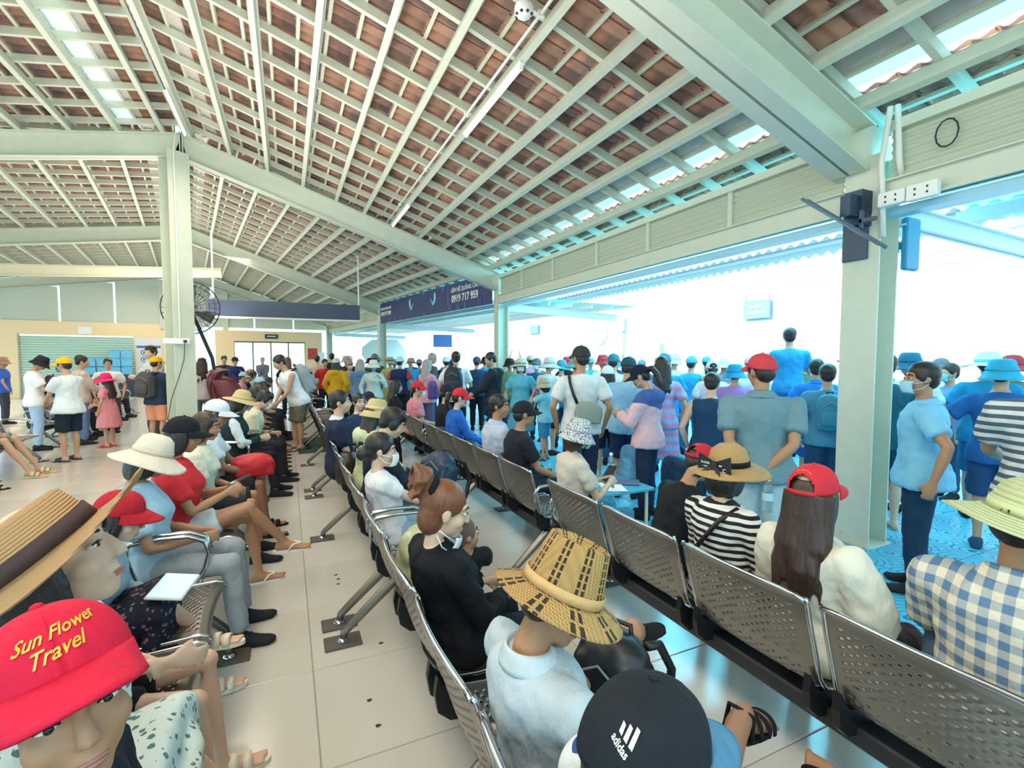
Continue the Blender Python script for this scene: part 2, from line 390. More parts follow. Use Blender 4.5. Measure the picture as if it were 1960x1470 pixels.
# ---- canopy outside
GREENS = mat('#8fd6c6', .35, alpha=.8); CYANS = mat('#7fe4f5', .35, alpha=.6)
def canopy(o, d, e, r0, r1, reach, beams, sheet, xs, label):
    root = struct(empty('canopy')); root.matrix_world = basis(o, e, d, (0, 0, 1)); root['label'] = label
    for r in beams:
        mb = MB(); ibeam(mb, (.12, r, 2.9), (reach, r, 2.82), .17, .1, (0, 1, 0)); mb.build('beam', STEELW, root)
    for x in xs: MB().box((x, r0, 2.9), (x+.06, r1, 3.0)).build('purlin', STEELW, root)
    nn = int(reach/.06)
    mb = MB(); mb.sheet(lambda a, b: (.1+a*(reach+.2), r0-.1+b*(r1-r0), 3.02+.012*math.sin(a*nn*math.pi)), nn*2, 1); mb.build('roof_sheet', sheet, root, True)
    return root
canopy((4.6, 0, 0), (0, 1, 0), (1, 0, 0), -4, 2.5, 3.0, [2.42], CYANS, [.5, 1.2, 1.9, 2.6], 'translucent cyan outdoor canopy at the right edge')
canopy(PIV+E_*.1, D_, E_, -.3, 17, 3.9, [.1, 8.2, 16], GREENS, [.5, 1.2, 1.9, 2.6, 3.3], 'green outdoor canopy on white beams beyond the far column')
# ---- floor, pavement, ground
FT = [mat('#cbc8c1', .16, pat='slab', col2='#bfbbb4', spec=.5, key=0), mat('#cdcac4', .18, pat='slab', col2='#c1beb7'), mat('#c9c6bf', .15, pat='slab', col2='#bcb8b0')]
fl = struct(MB().box((-16, -6, -.06), (2.75, 30, -.004)).build('floor', mat('#8f8b84', .7))); fl['label'] = 'light glossy tiled floor of the waiting hall'
PV = [mat(c, .38, pat='arcs', ps=3.2, col2='#2f7f9c', bump=.5) for c in ('#5fc4e2', '#6bcbe6', '#54bbdc')]  # cyan cast of the outdoor light is painted into the paver colours
pv = struct(MB().box((2.75, -6, -.06), (13, 30, -.012)).build('pavement', mat('#2b6f8a', .8))); pv['label'] = 'patterned outdoor pavement beyond the benches, cyan light cast painted into its colour'
def pieces(root, name, x0, x1, y0, y1, st, g, mats, near, ox, oy, z1):
    tm = MB().cbox((g, g, z1-.02), (st-g, st-g, z1), .003).mesh(name); rest = MB(); cnt = 0
    i0, j0 = math.floor((x0-ox)/st), math.floor((y0-oy)/st)
    x = ox+i0*st
    while x < x1:
        y = oy+j0*st
        while y < y1:
            if x0 <= x and x+st <= x1+.01 and y >= y0:
                if near(x, y) and cnt < 300: o = link(name, tm, random.choice(mats), root); o.location = (x, y, 0); cnt += 1
                else: rest.box((x+g, y+g, z1-.02), (x+st-g, y+st-g, z1))
            y += st
        x += st
    rest.build(name+'s', mats[0], root, kind='stuff')
pieces(fl, 'floor_tile', -15.9, 2.82, -1, 29.5, .68, .0022, FT, lambda x, y: -5 < x and .5 < y < 13.4 and (x > -2.5 or y > 6.5), .09, 2.65, 0)
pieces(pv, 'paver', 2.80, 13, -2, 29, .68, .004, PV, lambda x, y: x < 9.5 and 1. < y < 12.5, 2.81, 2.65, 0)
gr = struct(MB().box((-80, -60, -.3), (80, 120, -.065)).build('ground', mat('#d9d8d2', .8))); gr['label'] = 'pale ground outside the hall'
# ---- opposite building
WALLW = mat('#f1f0ec', .7, var=.04, vscale=1)
ow = struct(MB().box((12, -8, -.1), (12.3, 48, 4.35)).build('wall_opposite', WALLW)); ow['label'] = 'white wall of the building across the walkway'
for z in (3.75, 3.5): MB().box((11.985, -8, z), (12, 48, z+.015)).build('wall_seam', mat('#cfd0cf', .7), ow)
mb = MB(); mb.sheet(lambda a, b: (11.55+a*5, -8+b*56, 4.42+a*1.0+.05*math.sin(b*2*math.pi*186)), 1, 186*6); bake_later(mb.v and (me := mb.mesh('roof_sheet', True)), solid=.01)
struct(link('roof_sheet', me, mat('#bcd3df', .5)))['label'] = 'corrugated roof edge of the white building opposite'
# ---- far end buildings (frame B)
MB_B = basis(PIV, E_, D_, (0, 0, 1)); CREAM = mat('#fadfb4', .7, var=.03)
def B(o): o.matrix_world = MB_B; return o
wl = B(struct(MB().box((-12.1, 16.9, 0), (-11.5, 17.1, 3.1)).box((-11.5, 16.9, 2.55), (-7.95, 17.1, 3.1)).box((-7.95, 16.9, 0), (-6.9, 17.1, 3.1)).box((-6.9, 16.9, 0), (-6.85, 24, 3.1)).build('wall_far', CREAM))); wl['label'] = 'cream wall around the green roller shutter'
sh = B(empty('roller_shutter', label='pale green roller shutter closed in the cream wall', cat='shutter'))
for k in range(25): MB().cbox((-11.5, 16.96, k*.1), (-7.95, 17.0, k*.1+.094), .012).build('slat', mat('#a9c7b0', .5), sh)
MB().box((-11.56, 16.9, 0), (-11.5, 17, 2.6)).build('guide_rail', STEEL, sh)
wr = B(struct(MB().box((-4.95, 16.4, 0), (-4.2, 16.6, 2.9)).box((-4.2, 16.4, 2.4), (-1.1, 16.6, 2.9)).box((-1.1, 16.4, 0), (-.3, 16.6, 2.9)).build('wall_far', CREAM))); wr['label'] = 'cream wall around the glass entrance doors'
dr = B(struct(empty('door_1'))); dr['label'] = 'four panel glass entrance with dark frame in the cream wall'
DFR = mat('#6b5d50', .5); GL = mat('#ffffff', .05, trans=1)
for k in range(5): MB().box((-4.2+k*.775-.025, 16.42, 0), (-4.2+k*.775+.025, 16.5, 2.4)).build('door_frame', DFR, dr)
MB().box((-4.2, 16.42, 2.34), (-1.1, 16.5, 2.4)).build('door_frame', DFR, dr)
for k in range(4): MB().box((-4.175+k*.775, 16.45, 0), (-4.225+(k+1)*.775, 16.462, 2.34)).build('glass_pane', GL, dr)
gp = B(struct(empty('wall_gable'))); gp['label'] = 'pale corrugated cladding panels above the cream buildings'
CLAD = mat('#c9d0c4', .5)
for k in range(9):
    x = -15.5+k*1.75; zt = zr-.5-(.165*(-6.05-x) if x < -6.05 else .328*(x+6.05))-.35
    if zt > 3.2: MB().box((x, 16.95, 3.05), (x+1.68, 16.98, zt+.75)).build('cladding_panel', CLAD, gp)
for x in (-12.5, -7, -4.6): MB().box((x, 16.8, 2.9), (x+.22, 16.95, 5)).build('post', STEEL, gp)
# lower cross roof beam on the left
mb = MB(); ibeam(mb, (-1.9, 18.7, 4.55), (-10.4, 15.2, 3.55), .3, .16, (.38, -.92, 0)); o = mb.build('roof_beam', mat('#ded9bf', .5)); struct(o); o['label'] = 'cream diagonal roof beam at the far left'
# ------------------------------------------------------------------ benches (local: runs along +Y, sitter faces +X, back top at x=0)
CHROME = mat('#c9cbd0', .16, metal=1); SHEET = mat('#98948e', .34, metal=.85, var=.1, vscale=5); CAST = mat('#8d8880', .4, metal=.9, var=.35, vscale=14)
BEAMM = mat('#2a2d33', .5); PLAST = mat('#14161a', .4); PLATE = mat('#5b554f', .75, var=.4, vscale=20)
PROF = [(0, .80), (.012, .775), (.03, .70), (.052, .63), (.066, .585), (.082, .53), (.098, .48), (.125, .445), (.17, .425), (.25, .415), (.36, .42), (.44, .425), (.475, .415), (.485, .395)]
def prof(t):
    seg = [math.dist(PROF[i], PROF[i+1]) for i in range(len(PROF)-1)]; L = sum(seg)*t
    for i, s in enumerate(seg):
        if L <= s or i == len(seg)-1:
            k = min(1, L/s); return (PROF[i][0]+(PROF[i+1][0]-PROF[i][0])*k, PROF[i][1]+(PROF[i+1][1]-PROF[i][1])*k)
        L -= s
SW = .565
def shell_mesh():
    mb = MB(); nu, nv = 96, 46
    def fn(a, b):
        x, z = prof(a); y = (b-.5)*SW; return (x+.02*(2*b-1)**2, y, z)
    def skip(i, j):
        if i < 7 or i > 88 or j < 4 or j > 41 or 34 < i < 39: return False
        r = i//2
        return i % 2 == 1 and (j % 4 == 1 if r % 2 else j % 4 == 3)
    mb.sheet(fn, nu, nv, skip=skip); me = mb.mesh('seat_shell'); return bake_later(me, solid=.003)
def rim_mesh():
    mb = MB()
    for s in (-1, 1): mb.tube([(prof(t/30)[0]+.02, s*SW/2, prof(t/30)[1]) for t in range(31)], .0095, 6)
    n = 14; mb.tube([(.02*(2*k/n-1)**2-.002, (k/n-.5)*SW, .803-.012*abs(2*k/n-1)**6) for k in range(n+1)], .0095, 6)
    return mb.mesh('seat_rim', True)
def bracket_mesh():
    mb = MB(); mb.loft([[(x, y, z) for x, z in ((.085, .50), (.075, .44), (.085, .375), (.13, .335), (.2, .325), (.28, .34), (.36, .395), (.36, .41), (.2, .412), (.135, .43), (.105, .46))] for y in (-.014, .014)])
    return mb.mesh('seat_bracket')
SHELL, RIM, BRK = shell_mesh(), rim_mesh(), bracket_mesh()
def arm_mesh():
    mb = MB(); mb.tube([(.06, 0, .56), (.05, 0, .63), (.09, 0, .675), (.2, 0, .685), (.34, 0, .68), (.41, 0, .65), (.43, 0, .58), (.41, 0, .5), (.36, 0, .42), (.3, 0, .40)], .013, 8)
    return mb.mesh('armrest', True)
ARM = arm_mesh()
def leg_meshes():
    a = MB().tube([(.22, 0, .33), (.17, 0, .3), (-.06, 0, .1), (-.105, 0, .06), (-.115, 0, .012)], [.03, .03, .024, .022, .022], 10).tube([(.22, 0, .44), (.22, 0, .27)], .034, 10).mesh('leg', True)
    b = MB().tube([(.22, 0, .33), (.27, 0, .3), (.47, 0, .1), (.505, 0, .06), (.515, 0, .012)], [.03, .03, .024, .022, .022], 10).mesh('leg', True)
    c = MB().lathe([(.034, .012), (.034, .018), (.02, .03)], 14, cap=True).mesh('foot_collar', True)
    d = MB().cbox((-.1, -.07, 0), (.1, .07, .012), .004).mesh('foot_plate'); return a, b, c, d
LEGS = leg_meshes()
PITCH = .622
def bench(x, y, rz=0, n=5, label='', legs=(.06, 1.6, 3.05), lower=True, arms=(0, None)):
    t = empty('bench', (x, y, 0), rz, label, 'bench', 'perforated steel waiting benches')
    MB().cbox((.175, 0, .285), (.265, n*PITCH, .355), .008).build('beam', BEAMM, t)
    for k in range(n):
        o = link('seat', SHELL, SHEET, t); o.location = (0, (k+.5)*PITCH, 0)
        link('seat_rim', RIM, CHROME, o)
        for sy in (-1, 1): link('seat_bracket', BRK, PLAST, o).location = (0, sy*SW*.46, 0)
    for yy in (.012, n*PITCH-.012):
        o = link('armrest', ARM, CHROME, t); o.location = (0, yy, 0)
    if lower:
        for yy in legs:
            for i, px in ((0, -.115), (1, .515)):
                o = link('leg', LEGS[i], CAST, t); o.location = (0, yy, 0)
                c = link('foot_collar', LEGS[2], CHROME, t); c.location = (px, yy, 0)
                p = link('foot_plate', LEGS[3], PLATE, t); p.location = (px, yy, 0)
    return t
HP = math.pi/2
bench(.37, -.2, label='steel bench whose last seat back is behind the man in the woven straw hat')
bench(.37, 3.0, label='steel bench behind the masked woman in the white tee')
bench(.37, 6.3, label='third bench of the middle row, with the navy shirt man')
bench(.37, 9.6, label='farthest bench of the middle row by the far floor mat', n=4)
bench(1.57, -.22, label='near empty-backed bench behind the checked shirt and the white blouse', legs=(.06, 3.05))
bench(1.57, 3.1, label='long mostly empty bench behind the man in black tee')
bench(1.57, 6.35, label='bench of the right row behind the pink shirt and red cap')
bench(1.57, 9.6, label='farthest bench of the right row', n=4)
bench(-.83, -.1, label='left row bench under the red cap man', )
bench(-.83, 3.05, label='left row bench under the red tee woman')
bench(-.83, 6.2, label='left row bench under the straw sun hat and varsity jacket', )
bench(-.83, 9.35, label='far left row bench beside the ridge column', n=4)
bench(-4.05, 6.9, label='bench at the left edge under the camouflage shorts')
bench(-4.3, 11.4, label='bench behind the yellow cap boy')
for i, (x, y) in enumerate(((-1.3, 14), (.2, 14), (1.6, 14.2), (-4.6, 14.5), (-1.4, 17.5), (0, 17.8))):
    bench(x, y, label=['far bench in the hall beyond the ridge column', 'far bench beyond the grey backpack man', 'far bench near the yellow jacket woman', 'far bench near the water bottle stack', 'far bench before the glass entrance', 'far bench right of the glass entrance'][i], n=5)
# ------------------------------------------------------------------ people: one continuous remeshed body each, clothes and hair as children
SKINS = {'a': mat('#c79c80', .5, var=.1, vscale=9), 'b': mat('#b58666', .5, var=.1, vscale=9), 'c': mat('#dcb59c', .48, var=.08, vscale=9), 'd': mat('#9c7054', .5, var=.1, vscale=9)}
HAIRB = mat('#14100f', .42, pat='hair', bump=.5); HAIRS = {'k': HAIRB, 'b': mat('#2a1a13', .42, pat='hair', bump=.5), 'r': mat('#5a3421', .42, pat='hair', bump=.5), 'g': mat('#7a7470', .5, pat='hair', bump=.4), 'z': mat('#4a3a33', .7, pat='hair', bump=.3)}
EYEW, IRIS, LIP, BROW = mat('#e9e4de', .25), mat('#1a100c', .2), mat('#b0716a', .45), mat('#1d1512', .7)
def cloth(c, pat=None, c2=None, ps=1, rough=.8, bump=.25): return mat(c, rough, pat=pat, col2=c2, ps=ps, bump=.75, bscale=13, bz=.45, bdist=.025, var=.12, vscale=5, spec=.25)
def ik(S, T, a, b, pole):
    d = T-S; L = min(d.length, (a+b)*.995); d = d.normalized() if d.length > 1e-6 else V((0, 0, -1))
    x = (a*a-b*b+L*L)/(2*L); hgt = math.sqrt(max(0, a*a-x*x)); p = pole-d*pole.dot(d); p = p.normalized() if p.length > 1e-6 else d.orthogonal()
    return S+d*x+p*hgt, S+d*L
ARMS = {'down': (.06, .24, -.06), 'phone': (.30, .07, .22), 'lap': (.27, .08, .11), 'back': (-.15, .03, -.02), 'up': (.12, .1, .98), 'chest': (.24, .1, .3), 'knee': (.36, .13, .1), 'side': (-.06, .34, -.02),
        'cross': (.25, -.06, .12), 'chin': (.22, .06, .48), 'fwd': (.42, .12, .12), 'low': (.34, .06, .06), 'strap': (.12, .13, .36), 'out': (.12, .42, .08), 'read': (.36, .1, .1)}
_BODY = {}
def skeleton(pose, lean, arms, fem, b, seat, legs, foot, hs, yawt):
    up = V((math.sin(lean), 0, math.cos(lean))); fw = V((math.cos(lean), 0, -math.sin(lean))); lf = V((0, 1, 0))
    P = V((0, 0, .88 if pose != 'sit' else seat+.1)); k = {}
    at = lambda f, l, u: P+fw*f+lf*l+up*u
    k['P'], k['up'], k['fw'], k['at'] = P, up, fw, at
    sw = (.165 if fem else .182)*b
    for i, sd in ((0, 1), (1, -1)):
        S = at(0, sd*sw, .405); tg = arms[i]
        if isinstance(tg, str):
            f, l, u = ARMS[tg]; tg = (f, l, u)
        T = at(tg[0], sd*tg[1], tg[2]); pole = V((-.5, sd*.6, -.6)) if tg[2] < .6 else V((.3, sd*1, 0))
        E, W = ik(S, T, .275, .245, pole); k['S%d' % i], k['E%d' % i], k['W%d' % i] = S, E, W
        H = at(0, sd*.085, -.02)
        if legs[i] == 'straight': K = H+V((.02, sd*.015, -.42)); A = V((0.0, sd*.1, .075))
        elif legs[i] == 'fwd': K = H+V((.17, sd*.01, -.38)); A = V((.2, sd*.09, .075))
        elif legs[i] == 'bk': K = H+V((-.02, sd*.01, -.41)); A = V((-.24, sd*.09, .1))
        elif legs[i] == 'sit': K = H+V((.42, sd*.06, .0)); A = V((K.x+.04, K.y, .075))
        elif legs[i] == 'sitw': K = H+V((.40, sd*.16, .0)); A = V((K.x+.06, K.y+sd*.03, .075))
        elif legs[i] == 'sitf': K = H+V((.40, sd*.05, .03)); A = V((K.x+.24, K.y, .09))
        elif legs[i] == 'tuck': K = H+V((.42, sd*.05, -.02)); A = V((K.x-.16, K.y, .09))
        elif legs[i] == 'over': K = H+V((.42, -sd*.03, .13)); A = K+V((.22, -sd*.12, -.32))
        else: K, A = V(legs[i][0]), V(legs[i][1])
        k['H%d' % i], k['K%d' % i], k['A%d' % i] = H, K, A
    k['N'] = at(0, 0, .485); return k
def ring(c, u, v, n=14): return [c+u*math.cos(2*math.pi*j/n)+v*math.sin(2*math.pi*j/n) for j in range(n)]
TOR = [(-.12, .09, .075, 0), (-.07, .145, .105, -.005), (0, .163, .115, -.005), (.06, .158, .112, 0), (.14, .142, .102, .004), (.22, .145, .105, .006), (.31, .16, .112, .006), (.38, .168, .105, 0), (.43, .138, .085, -.005), (.465, .092, .066, -.005), (.49, .065, .058, 0)]
TORF = [(-.12, .09, .08, 0), (-.07, .15, .112, -.01), (0, .166, .118, -.012), (.06, .152, .105, 0), (.14, .126, .092, .006), (.22, .13, .098, .01), (.3, .145, .118, .022), (.37, .15, .1, .008), (.42, .138, .08, -.005), (.46, .09, .06, -.005), (.485, .06, .052, 0)]
def torso(mb, k, fem, b, inf=0, t0=-.2, t1=.6, hem=0, shirt=0):
    rs = []
    T = TORF if fem else TOR
    if shirt: T = ([(-.11, .188, .138, -.004), (-.03, .184, .132, -.006)] if shirt == 1 else [(-.07, .15, .105, .0), (-.03, .17, .118, .0)]) + [q for q in T if q[0] > .03]
    for t, w_, d, o in T:
        if t < t0 or t > t1: continue
        w2, d2 = w_*b+inf, d*b+inf
        if hem and t < .1: w2 += hem*(1-(t+.12)/.22); d2 += hem*(1-(t+.12)/.22)
        rs.append(ring(k['at'](o, 0, t), V((0, 1, 0))*w2, k['fw']*d2))
    mb.loft(rs)
def limb(mb, pts, rad, n=10): mb.tube(pts, rad, n); [mb.ell(p, (r*.98,)*3, n=8, k=5) for p, r in zip(pts, rad)]
def mid(a, b, t): return a+(b-a)*t
def hand(mb, W, d, sd, fw, detail, curl=.5, nrm=None):
    d = d.normalized()
    n = V(nrm) if nrm is not None else V((0, -sd, -.25)); n = n-d*n.dot(d); n = n.normalized() if n.length > .05 else d.orthogonal().normalized()
    s = d.cross(n)*sd           # across the palm, thumb side
    if s.dot(fw) < 0 and abs(s.dot(fw)) > .3: s = -s
    rs = []
    for t, w_, h_ in ((-.01, .024, .02), (.02, .032, .017), (.05, .04, .016), (.082, .04, .013), (.09, .034, .009)): rs.append(ring(W+d*t, s*w_, n*h_, 10))
    mb.loft(rs)
    for i, (off, ln) in enumerate(((.03, .07), (.01, .08), (-.01, .074), (-.03, .058))):
        p = W+d*.08+s*off; a = curl*.5; pts = [W+d*.06+s*off*.9, p]; dd = d
        for j, l in enumerate((.42, .33, .25)):
            dd = (d*math.cos(a)+n*math.sin(a)+s*off*1.2).normalized(); p = p+dd*ln*l; pts.append(p); a += curl
        mb.tube(pts, [.0095, .0095, .009, .0085, .007], 7)
    p0 = W+d*.02+s*.022; p1 = W+d*.055+s*.055+n*.012; p2 = W+d*.085+s*.06+n*.03
    mb.tube([p0, p1, p2], [.015, .0115, .008], 7)
def foot(mb, A, yaw, pitch, det, inf=0, z0=0):
    m = M.Translation(A) @ M.Rotation(yaw, 4, 'Z') @ M.Rotation(pitch, 4, 'Y')
    rs = []
    for x, y, z, w_, h_ in ((-.065, 0, -.045, .018, .018), (-.05, 0, -.035, .032, .034), (-.01, 0, -.02, .035, .05), (.04, 0, -.035, .036, .036), (.09, .003, -.048, .042, .024), (.125, .004, -.054, .045, .018), (.15 if det else .165, .004, -.056, .04, .014)):
        rs.append([m @ p for p in ring(V((x, y, z)), V((0, w_+inf, 0)), V((0, 0, h_+inf)), 10)])
    mb.loft(rs)
    if det:
        for i, (yy, l, r) in enumerate(((.028, .05, .0135), (.01, .045, .0095), (-.006, .04, .009), (-.02, .033, .0085), (-.033, .025, .008))):
            mb.tube([m @ V((.135, yy*1.1, -.055)), m @ V((.15+l*.5, yy*1.15, -.053)), m @ V((.15+l*.8, yy*1.15, -.06))], [r, r, r*.8], 7)
    return m
def head_m(k, hp, hs):
    yaw, pit, rol = hp; N = k['N']; up = (k['up']*.55+V((0, 0, .45))).normalized()
    base = N+up*.05; rot = M.Rotation(yaw, 4, 'Z') @ M.Rotation(pit, 4, 'Y') @ M.Rotation(rol, 4, 'X')
    hc = base+(rot @ V((.012+.02*math.sin(pit), 0, .105)))+V((.015+.03*math.sin(max(0, pit)), 0, 0))
    return M.Translation(hc) @ rot @ M.Scale(hs, 4)
def head_geo(mb, m, det, fem):
    mb.ell((-.012, 0, .03), (.092, .074, .086), m, 18, 12); mb.ell((-.045, 0, .005), (.055, .062, .06), m)
    mb.ell((.026, 0, -.03), (.062, .058, .075), m, 16, 10); mb.ell((.05, 0, -.088), (.03, .028, .024), m); mb.ell((.02, 0, -.06), (.05, .052, .045), m)
    mb.loft([[m @ V(p) for p in ring(V((x, 0, z)), V((0, w_, 0)), V((h_, 0, h_*.4)), 8)] for x, z, w_, h_ in ((.08, .018, .008, .01), (.09, 0, .009, .012), (.1, -.022, .012, .013), (.1, -.034, .016, .01))])
    mb.ell((.106, 0, -.03), (.01, .009, .009), m, 8, 5)
    for s in (-1, 1):
        mb.ell((-.008, s*.076, -.004), (.019, .011, .032), m, 8, 6); mb.ell((.052, s*.036, -.03), (.03, .026, .028), m, 8, 6); mb.ell((.1, s*.011, -.033), (.008, .006, .006), m, 6, 4)
    mb.ell((.066, 0, .03), (.022, .056, .016), m, 12, 6); mb.ell((.074, 0, -.061), (.018, .026, .012), m, 10, 6); mb.ell((.076, 0, -.071), (.015, .021, .008), m, 10, 6)
def body_mesh(key, k, fem, b, vox, hm, det, feet, shoes, handn, curl):
    mb = MB(); torso(mb, k, fem, b)
    limb(mb, [k['at'](0, 0, .46), k['N']+k['up']*.01, hm @ V((-.02, 0, -.06))], [.056*b**.3, .05 if not fem else .044, .05 if not fem else .044])
    head_geo(mb, hm, det, fem)
    f = .9 if fem else 1.; f *= b**.5
    for i, sd in ((0, 1), (1, -1)):
        S, E, W = k['S%d' % i], k['E%d' % i], k['W%d' % i]
        limb(mb, [S, mid(S, E, .45), E, mid(E, W, .3), W], [.054*f, .046*f, .036*f, .038*f, .024*f])
        hand(mb, W, (W-E)+V((0, 0, -.02)), sd, k['fw'], det, curl[i], handn[i])
        H, K, A = k['H%d' % i], k['K%d' % i], k['A%d' % i]
        kl = (K-H); cal = mid(K, A, .3)+(-k['fw']*.012 if abs(K.z-A.z) > .2 else V((0, 0, 0)))
        limb(mb, [H, mid(H, K, .45), K, cal, mid(K, A, .75), A], [.088*f, .074*f, .052*f, .053*f, .036*f, .034*f])
        foot(mb, A, feet[i][0], feet[i][1], det and shoes and shoes[0] != 'shoe', -.008 if shoes and shoes[0] == 'shoe' else 0)
    me = mb.mesh('body'); return bake_later(me, vox=vox, smooth=2 if vox > .009 else 3)
def hemtube(mb, pts, rad): mb.tube(pts, rad, 14); [mb.ell(p, (r*.99,)*3, n=10, k=6) for p, r in list(zip(pts, rad))[:-1]]
def top_mesh(k, fem, b, kind, vox, hem, arms_on=(1, 1)):
    mb = MB(); lng = kind in ('hoodie', 'dress', 'long'); inf = {'tee': .016, 'long': .018, 'tank': .012, 'hoodie': .03, 'dress': .02, 'puff': .022, 'vest': .02, 'slim': .01}[kind]
    torso(mb, k, fem, b, inf, t0=-.13 if kind != 'slim' else -.08, t1=.47, hem=hem, shirt=1 if k['P'].z > .85 else 2)
    mb.loft([ring(k['at'](-.005, 0, t), V((0, 1, 0))*(w_+inf*.3), k['fw']*(w_*.95+inf*.3)) for t, w_ in ((.42, .085), (.465, .066), (.482, .058))])
    f = (.9 if fem else 1)*b**.5
    for i in (0, 1):
        S, E, W = k['S%d' % i], k['E%d' % i], k['W%d' % i]; S2 = S+(k['at'](0, 0, .425)-S)*.3
        if kind in ('tee', 'dress'): hemtube(mb, [S2, S, mid(S, E, .35), mid(S, E, .68)], [.054*f, .058*f, .062*f, .065*f])
        elif kind == 'slim': hemtube(mb, [S2, S, mid(S, E, .4), mid(S, E, .5)], [.062*f, .06*f, .054*f, .054*f])
        elif kind == 'puff': hemtube(mb, [S2, S, mid(S, E, .5), mid(S, E, .9), mid(S, E, 1.04)], [.06*f, .074*f, .096*f, .09*f, .05*f])
        elif kind in ('long', 'hoodie'):
            e = 0 if kind == 'long' else .014
            hemtube(mb, [S2, S, mid(S, E, .5), E, mid(E, W, .5), mid(E, W, .9)], [.058*f+e, .061*f+e, .056*f+e, .05*f+e, .045*f+e, .034*f+e])
        elif kind == 'vest': mb.ell(S2, (.06*f,)*3)
    if kind == 'hoodie':
        mb.ell(k['at'](-.1, 0, .42), (.06, .11, .07)); mb.ell(k['at'](-.03, .06, .46), (.06, .05, .04)); mb.ell(k['at'](-.03, -.06, .46), (.06, .05, .04))
    if kind == 'dress':
        rs = [];  P = k['P']
        for t, w_ in ((.1, .145), (0, .19), (-.15, .22), (-.3, .25), (-.42, .27)):
            rs.append(ring(P+k['up']*.0+V((0, 0, t)), V((0, 1, 0))*w_, V((1, 0, 0))*w_*.8))
        mb.loft(rs)
    return bake_later(mb.mesh('top'), vox=vox, smooth=3, disp=.03)
def bottom_mesh(k, fem, b, kind, vox):
    mb = MB(); torso(mb, k, fem, b, .008, t1=.07)
    f = (.9 if fem else 1)*b**.5
    if kind == 'skirt':
        c0 = [k['H0'], k['H1']]; rs = []
        for t in (-.1, .15, .45, .8, 1.12):
            a = mid(k['H0'], k['K0'], t); c = mid(k['H1'], k['K1'], t); m_ = (a+c)/2; w_ = (a-c).length/2+.1+.03*t; d = (k['K0']-k['H0']+k['K1']-k['H1']).normalized()
            s = V((0, 1, 0)); n = d.cross(s).normalized(); rs.append(ring(m_, s*w_, n*(.1+.02*t), 16))
        mb.loft(rs)
        if abs((k['K0']-k['H0']).z) < .2:   # hanging front part when seated
            m_ = (k['K0']+k['K1'])/2; rs = [ring(m_+V((0, 0, z)), V((0, .21+.03*i, 0)), V((.09, 0, 0)), 16) for i, z in enumerate((.03, -.1, -.24))]; mb.loft(rs)
    else:
        for i in (0, 1):
            H, K, A = k['H%d' % i], k['K%d' % i], k['A%d' % i]
            if kind == 'shorts': hemtube(mb, [H, mid(H, K, .5), mid(H, K, .92)], [.102*f, .092*f, .086*f])
            elif kind == 'mini': hemtube(mb, [H, mid(H, K, .3), mid(H, K, .55)], [.1*f, .094*f, .09*f])
            elif kind == 'wide': hemtube(mb, [H, mid(H, K, .5), K, mid(K, A, .5), mid(K, A, .95)], [.105*f, .098*f, .088*f, .088*f, .09*f])
            else: hemtube(mb, [H, mid(H, K, .5), K, mid(K, A, .4), mid(K, A, .93)], [.1*f, .086*f, .066*f, .062*f, .052*f])
    return bake_later(mb.mesh('bottom'), vox=vox, smooth=3, disp=.022)
